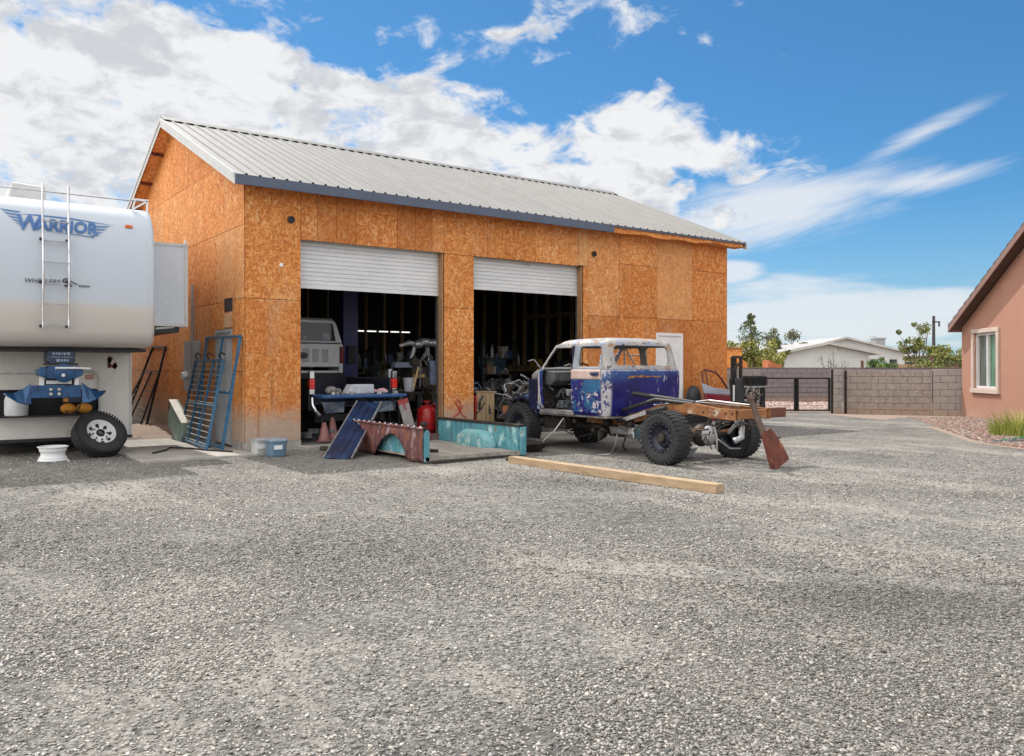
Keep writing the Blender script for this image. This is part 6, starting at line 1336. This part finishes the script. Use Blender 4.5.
# ------------------------------------------------------------------ trees
def leafmat(name, a, b):
    g = N(name); return g.done(g.mix(g.attr('tone'), a, b), .65, 0, None, .25)
BARK = surf('tree_bark', (.13,.09,.065), (.085,.06,.045), 3, .9, 0, .4, 30)
OLIVE = leafmat('olive_leaves', (.05,.075,.02), (.27,.27,.075)); PINE = leafmat('dark_needles', (.035,.055,.022), (.17,.19,.07)); LIGHTG = leafmat('pale_leaves', (.09,.115,.03), (.38,.37,.11)); BRIGHT = leafmat('shrub_leaves', (.025,.07,.018), (.15,.24,.06)); GREYG = leafmat('grey_green_leaves', (.07,.08,.05), (.22,.23,.15))
def tree(name, label, cat, base, h, w, mat, style='round', leaf=.16, nl=2600, trunk=.14, group=None, openness=.3):
    base = Vector(base); t = thing(name, tuple(base), label, cat, group); m = MB(); clumps = []
    tops = []
    if style == 'conifer':
        m.tube([base, base+Vector((.05,0,h*.5)), base+Vector((0,.03,h))], [trunk, trunk*.6, .02], 7)
        n = 46
        for k in range(n):
            u = (k+.5)/n; z = h*(.10 + .88*u); R_ = w/2*((1-u)**.8)*random.uniform(.55,1.25) + .10; a = k*2.4 + random.uniform(-.5,.5)
            tip = base + Vector((math.cos(a)*R_, math.sin(a)*R_, z + R_*random.uniform(-.05,.4))); m.tube([base+Vector((0,0,z)), tip], [trunk*.3*(1-u)+.012, .008], 4)
            for q in (.55, 1.0): clumps.append(((base+Vector((0,0,z))).lerp(tip, q), R_*.36*random.uniform(.7,1.2) + .10))
    else:
        k_l = 7 if style == 'round' else 5
        fork = base + Vector((random.uniform(-.1,.1), random.uniform(-.1,.1), h*(.28 if style != 'shrub' else .08)))
        m.tube([base, base.lerp(fork, .5) + Vector((.04,.02,0)), fork], [trunk, trunk*.85, trunk*.75], 8)
        for k in range(k_l):
            a = 2*PI*k/k_l + random.uniform(-.4,.4); R_ = w/2*random.uniform(.45,.95); z = h*random.uniform(.55,.95)
            if k == 0: R_ *= .2; z = h*.97
            tip = base + Vector((math.cos(a)*R_, math.sin(a)*R_, z)); mid = fork.lerp(tip, .5) + Vector((math.cos(a)*R_*.2, math.sin(a)*R_*.2, -h*.03))
            m.tube([fork, mid, tip], [trunk*.5, trunk*.3, .015], 5)
            for q in range(4):
                p = mid.lerp(tip, random.uniform(.0,1.15)) + Vector((random.gauss(0,w*.10), random.gauss(0,w*.10), random.gauss(0,h*.06))); clumps.append((p, w*random.uniform(.08,.17)))
                m.tube([mid.lerp(tip, .3), p], [trunk*.15, .008], 4)
    m.build('trunk', BARK, t)
    L_ = MB(); tn = []; per = max(4, nl // len(clumps))
    for c, r_ in clumps:
        ct = random.uniform(.15, .85)
        for k in range(per):
            v = Vector((random.gauss(0,1), random.gauss(0,1), random.gauss(0,.8))); v = v.normalized()*r_*random.random()**.45
            p = c + v; s_ = leaf*random.uniform(.5,1.3); q = Vector((random.gauss(0,1), random.gauss(0,1), random.gauss(0,1))).normalized(); u = q.orthogonal().normalized(); w_ = q.cross(u)
            L_.add([p - u*s_*.5, p + w_*s_*.28, p + u*s_*.5, p - w_*s_*.28], [(0,1,2,3)]); tn.append(min(1, max(0, ct + random.uniform(-.3,.3))))
    L_.build('crown', mat, t, recalc=False, tone=tn); return t
TG_ = 'trees beyond the yard walls'
tree('conifer_tree', 'tall thin-topped evergreen behind the wall beside the shop corner', 'tree', W(17.2,60), 5.35, 2.6, PINE, 'conifer', .15, 3000, .16, TG_)
tree('leafy_tree', 'bright green bushy tree in front of the tall thin-topped evergreen', 'tree', W(15.9,54), 3.3, 3.2, LIGHTG, 'round', .20, 3200, .12, TG_)
tree('leafy_tree', 'green tree right of the tall evergreen, its crown spreading toward the white house', 'tree', W(17.95,57), 3.1, 1.8, OLIVE, 'round', .20, 2600, .14, TG_)
tree('leafy_tree', 'low yellow-green bush touching the shop corner behind the orange shed', 'tree', W(16.3,62), 3.3, 3.6, LIGHTG, 'round', .22, 2600, .12, TG_)
tree('conifer_tree', 'small dark green tree just left of the nearest white house roof', 'tree', W(23.4,74), 4.1, 2.6, PINE, 'conifer', .24, 3600, .14, TG_)
tree('leafy_tree', 'pale round tree behind the left roof end of the nearest white house', 'tree', W(28.0,84), 5.0, 4.4, GREYG, 'round', .26, 3000, .16, TG_)
tree('leafy_shrub', 'small green shrub against the porch of the nearest white house', 'shrub', W(22.2,69), 2.6, 1.2, BRIGHT, 'shrub', .14, 900, .05, TG_)
tree('leafy_shrub', 'dark green hedge-like shrub right of the nearest white house', 'shrub', W(29.8,66.5), 2.15, 2.8, BRIGHT, 'shrub', .17, 2400, .06, TG_)
tree('bare_tree', 'pale nearly bare tree rising behind the roof of the chimney house', 'tree', W(45,104), 5.6, 4.2, GREYG, 'round', .16, 500, .16, TG_)
tree('leafy_tree', 'open-crowned olive tree left of the utility pole', 'tree', W(37.0,76), 5.6, 2.9, OLIVE, 'round', .22, 2300, .15, TG_)
tree('leafy_tree', 'wide green bush between the utility pole and the stucco house eave', 'tree', W(34.3,66), 3.3, 3.2, OLIVE, 'round', .22, 3000, .12, TG_)
tree('leafy_shrub', 'yellow-green shrub overhanging the block wall near the stucco house', 'shrub', W(18.9,36.5), 2.0, 2.6, OLIVE, 'shrub', .12, 2600, .05, TG_)
for k, r_ in enumerate((16.6,)):
    tree('leafy_shrub', 'sparse dry shrub before the white house wall', 'shrub', W(20.0,52), 2.5, 1.9, GREYG, 'shrub', .07, 500, .04, TG_)
up_ = thing('utility_pole', tuple(W(43.0,85)), 'dark wooden utility pole between the open-crowned tree and the stucco house', 'utility pole')
m = MB(); m.tube([W(43.0,85,0), W(43.0,85,6.7)], [.20,.13], 10); m.build('pole', surf('dark_pole_wood', (.06,.05,.048), None, 3, .9), up_)
m = MB(); m.bar(W(42.8,84.9,6.1), W(43.6,84.9,6.1), .12, .12); m.bar(W(43.5,84.9,6.1), W(43.5,84.9,5.6), .12, .12); m.build('crossarm', GREASE, up_)

# ------------------------------------------------------------------ sky, sun, camera
SUN_EL = 55.
wd = bpy.data.worlds.new('World'); S.world = wd; wd.use_nodes = True; nt = wd.node_tree
class WN(N):
    def __init__(s, t): s.t = t; s.co = t.nodes.new('ShaderNodeTexCoord').outputs['Generated']
g = WN(nt); bg = nt.nodes['Background']
sky = g.n('ShaderNodeTexSky', sky_type='NISHITA'); sky.sun_disc = False; sky.sun_elevation = R(SUN_EL); sky.sun_rotation = R(0); sky.altitude = 600; sky.air_density = 1.0; sky.dust_density = .6; sky.ozone_density = 2.2
x, y, z = g.sep()
r_ = g.math('SUBTRACT', g.math('MULTIPLY', x, .8088), g.math('MULTIPLY', y, .588)); f_ = g.math('ADD', g.math('MULTIPLY', x, .588), g.math('MULTIPLY', y, .8088))
az = g.math('MULTIPLY', g.math('ARCTAN2', r_, f_), 180/PI); el = g.math('MULTIPLY', g.math('ARCSINE', z), 180/PI)
# clouds lie on a high flat layer: coordinates on that layer
zz_ = g.math('ADD', g.math('MAXIMUM', z, 0.), .10)
cv = g.n('ShaderNodeCombineXYZ'); g.lk(g.math('DIVIDE', x, zz_), cv.inputs[0]); g.lk(g.math('DIVIDE', y, zz_), cv.inputs[1]); cl = cv.outputs[0]
def blob(a0, e0, ra, re, rot=0.):
    da = g.math('SUBTRACT', az, a0); de = g.math('SUBTRACT', el, e0); c, s = math.cos(R(rot)), math.sin(R(rot))
    u = g.math('DIVIDE', g.math('ADD', g.math('MULTIPLY', da, c), g.math('MULTIPLY', de, s)), ra); v = g.math('DIVIDE', g.math('SUBTRACT', g.math('MULTIPLY', de, c), g.math('MULTIPLY', da, s)), re)
    d = g.math('SQRT', g.math('ADD', g.math('MULTIPLY', u, u), g.math('MULTIPLY', v, v))); return g.math('SUBTRACT', 1, d)
def mx(*a):
    o = a[0]
    for b in a[1:]: o = g.math('MAXIMUM', o, b)
    return o
dv = g.mapping((1,1,1.9)); n1 = g.noise(4.6, 9, .58, dv, .25); n2 = g.noise(15., 8, .60, dv, .3)
def mn(a, b): return g.math('MINIMUM', a, b)
edge_ = g.math('DIVIDE', g.math('SUBTRACT', g.math('SUBTRACT', 21.6, g.math('MULTIPLY', g.math('ADD', az, 17.), .20)), el), 5.5)
rightlim = g.math('DIVIDE', g.math('SUBTRACT', 13.5, az), 8.)
big = mn(mn(edge_, rightlim), .40)
big = mx(big, g.math('MULTIPLY', blob(3.5, 22.0, 9, 2.2, 8), .55), g.math('MULTIPLY', blob(-10, 22.0, 8, 2.5, 0), .25), g.math('MULTIPLY', blob(10, 15.2, 8, 2.6, -14), .6))
big = g.math('MAXIMUM', big, g.math('SUBTRACT', g.math('MULTIPLY', g.sm(g.math('ABSOLUTE', az), 46, 64), 1.6), 1.1)); big = g.math('MAXIMUM', big, g.math('SUBTRACT', g.math('MULTIPLY', g.sm(el, 34, 48), 1.6), 1.15))
nn_ = g.math('ADD', g.math('MULTIPLY', g.math('SUBTRACT', n1, .5), 2.0), g.math('MULTIPLY', g.math('SUBTRACT', n2, .5), 1.9))
d1 = g.sm(g.math('ADD', big, nn_), .0, .42)
# wind-drawn streaks in the west
wsx = g.n('ShaderNodeCombineXYZ'); ca, sa = math.cos(R(14)), math.sin(R(14))
g.lk(g.math('MULTIPLY', g.math('ADD', g.math('MULTIPLY', az, ca), g.math('MULTIPLY', el, sa)), .045), wsx.inputs[0]); g.lk(g.math('MULTIPLY', g.math('SUBTRACT', g.math('MULTIPLY', el, ca), g.math('MULTIPLY', az, sa)), .30), wsx.inputs[1])
ns = g.noise(1.7, 9, .66, wsx.outputs[0], .9)
st_ = mx(g.math('MULTIPLY', blob(16.5, 10.2, 10.5, 2.9, 9), 1.5), g.math('MULTIPLY', blob(25.8, 14.0, 6.0, .85, 22), 1.1), g.math('MULTIPLY', blob(26, 11.3, 5.6, 1.0, 6), 1.2), g.math('MULTIPLY', blob(8, 9.6, 6, 2.4, 0), .9))
d2 = g.math('MULTIPLY', g.sm(g.math('ADD', st_, g.math('MULTIPLY', g.math('SUBTRACT', ns, .5), 2.0)), -.05, 1.25), .80)
bank = mx(blob(22, 3.2, 17, 3.0), g.math('MULTIPLY', blob(14.5, 6.4, 2.6, .9), 1.2), blob(12, 2, 8, 2.6))
d3 = g.math('MULTIPLY', g.sm(g.math('ADD', bank, g.math('MULTIPLY', g.math('SUBTRACT', g.noise(1.3, 8, .62, g.mapping((1,1,1),(0,0,0),(5,2,0), cl)), .5), 1.5)), .0, .60), .74)
dens = mx(d1, d2, d3)
mot = g.noise(20., 7, .62, g.mapping((1,1,1.9),(0,0,0),(0,0,.035)), .3); mot2 = g.noise(4.2, 4, .5, g.mapping((1,1,2.2),(0,0,0),(3.12,.30,0)))
shade = g.math('MULTIPLY', g.sm(g.math('ADD', mot, g.math('MULTIPLY', g.math('SUBTRACT', mot2, .5), .55)), .43, .66), g.sm(d1, .3, .95))
cc = g.mix(g.math('MULTIPLY', shade, .75), (5.6,5.65,5.75), (3.5,3.65,3.95))
tint = g.mix(1., g.mix(1., sky.outputs[0], (.27,.54,.70), 'MULTIPLY'), (.02,.12,.20), 'ADD')
hz_ = g.sm(el, 12, -1); tint = g.mix(g.math('MULTIPLY', hz_, .45), tint, (3.5,4.2,4.9))
far = g.math('MAXIMUM', g.sm(g.math('ABSOLUTE', az), 46, 70), g.sm(el, 36, 52)); cc = g.mix(far, cc, (8.8,8.8,8.9)); west = g.math('MULTIPLY', g.sm(az, -52, -80), g.sm(z, -.02, .05)); cc = g.mix(west, cc, (17.,16.4,15.6)); dens = g.math('MAXIMUM', dens, g.math('MULTIPLY', west, .85))  # unseen clouds outside the view made brighter and denser to light the walls
out = g.mix(dens, tint, cc); g.lk(out, bg.inputs['Color']); bg.inputs['Strength'].default_value = .12
sl = bpy.data.lights.new('sun', 'SUN'); sl.energy = 3.2; sl.angle = R(.55); sl.color = (1, .955, .88); so_ = bpy.data.objects.new('sun', sl); COL.objects.link(so_); so_.location = (0,30,40); so_.rotation_euler = (R(-(90-SUN_EL)), 0, 0)
cam = bpy.data.cameras.new('camera'); cam.lens = 834/1024*36; cam.sensor_width = 36; cam.shift_y = -10/1024; cam.clip_start = .05; cam.clip_end = 4000
co = bpy.data.objects.new('camera', cam); COL.objects.link(co); co.location = (-4.574,-13.859,1.40); co.rotation_euler = (R(90), 0, R(-36.03)); S.camera = co
S.view_settings.view_transform = 'Standard'; S.view_settings.look = 'None'; S.view_settings.exposure = 0.4; S.view_settings.gamma = 1
for o in bpy.data.objects:
    if '_o' in o: del o['_o']
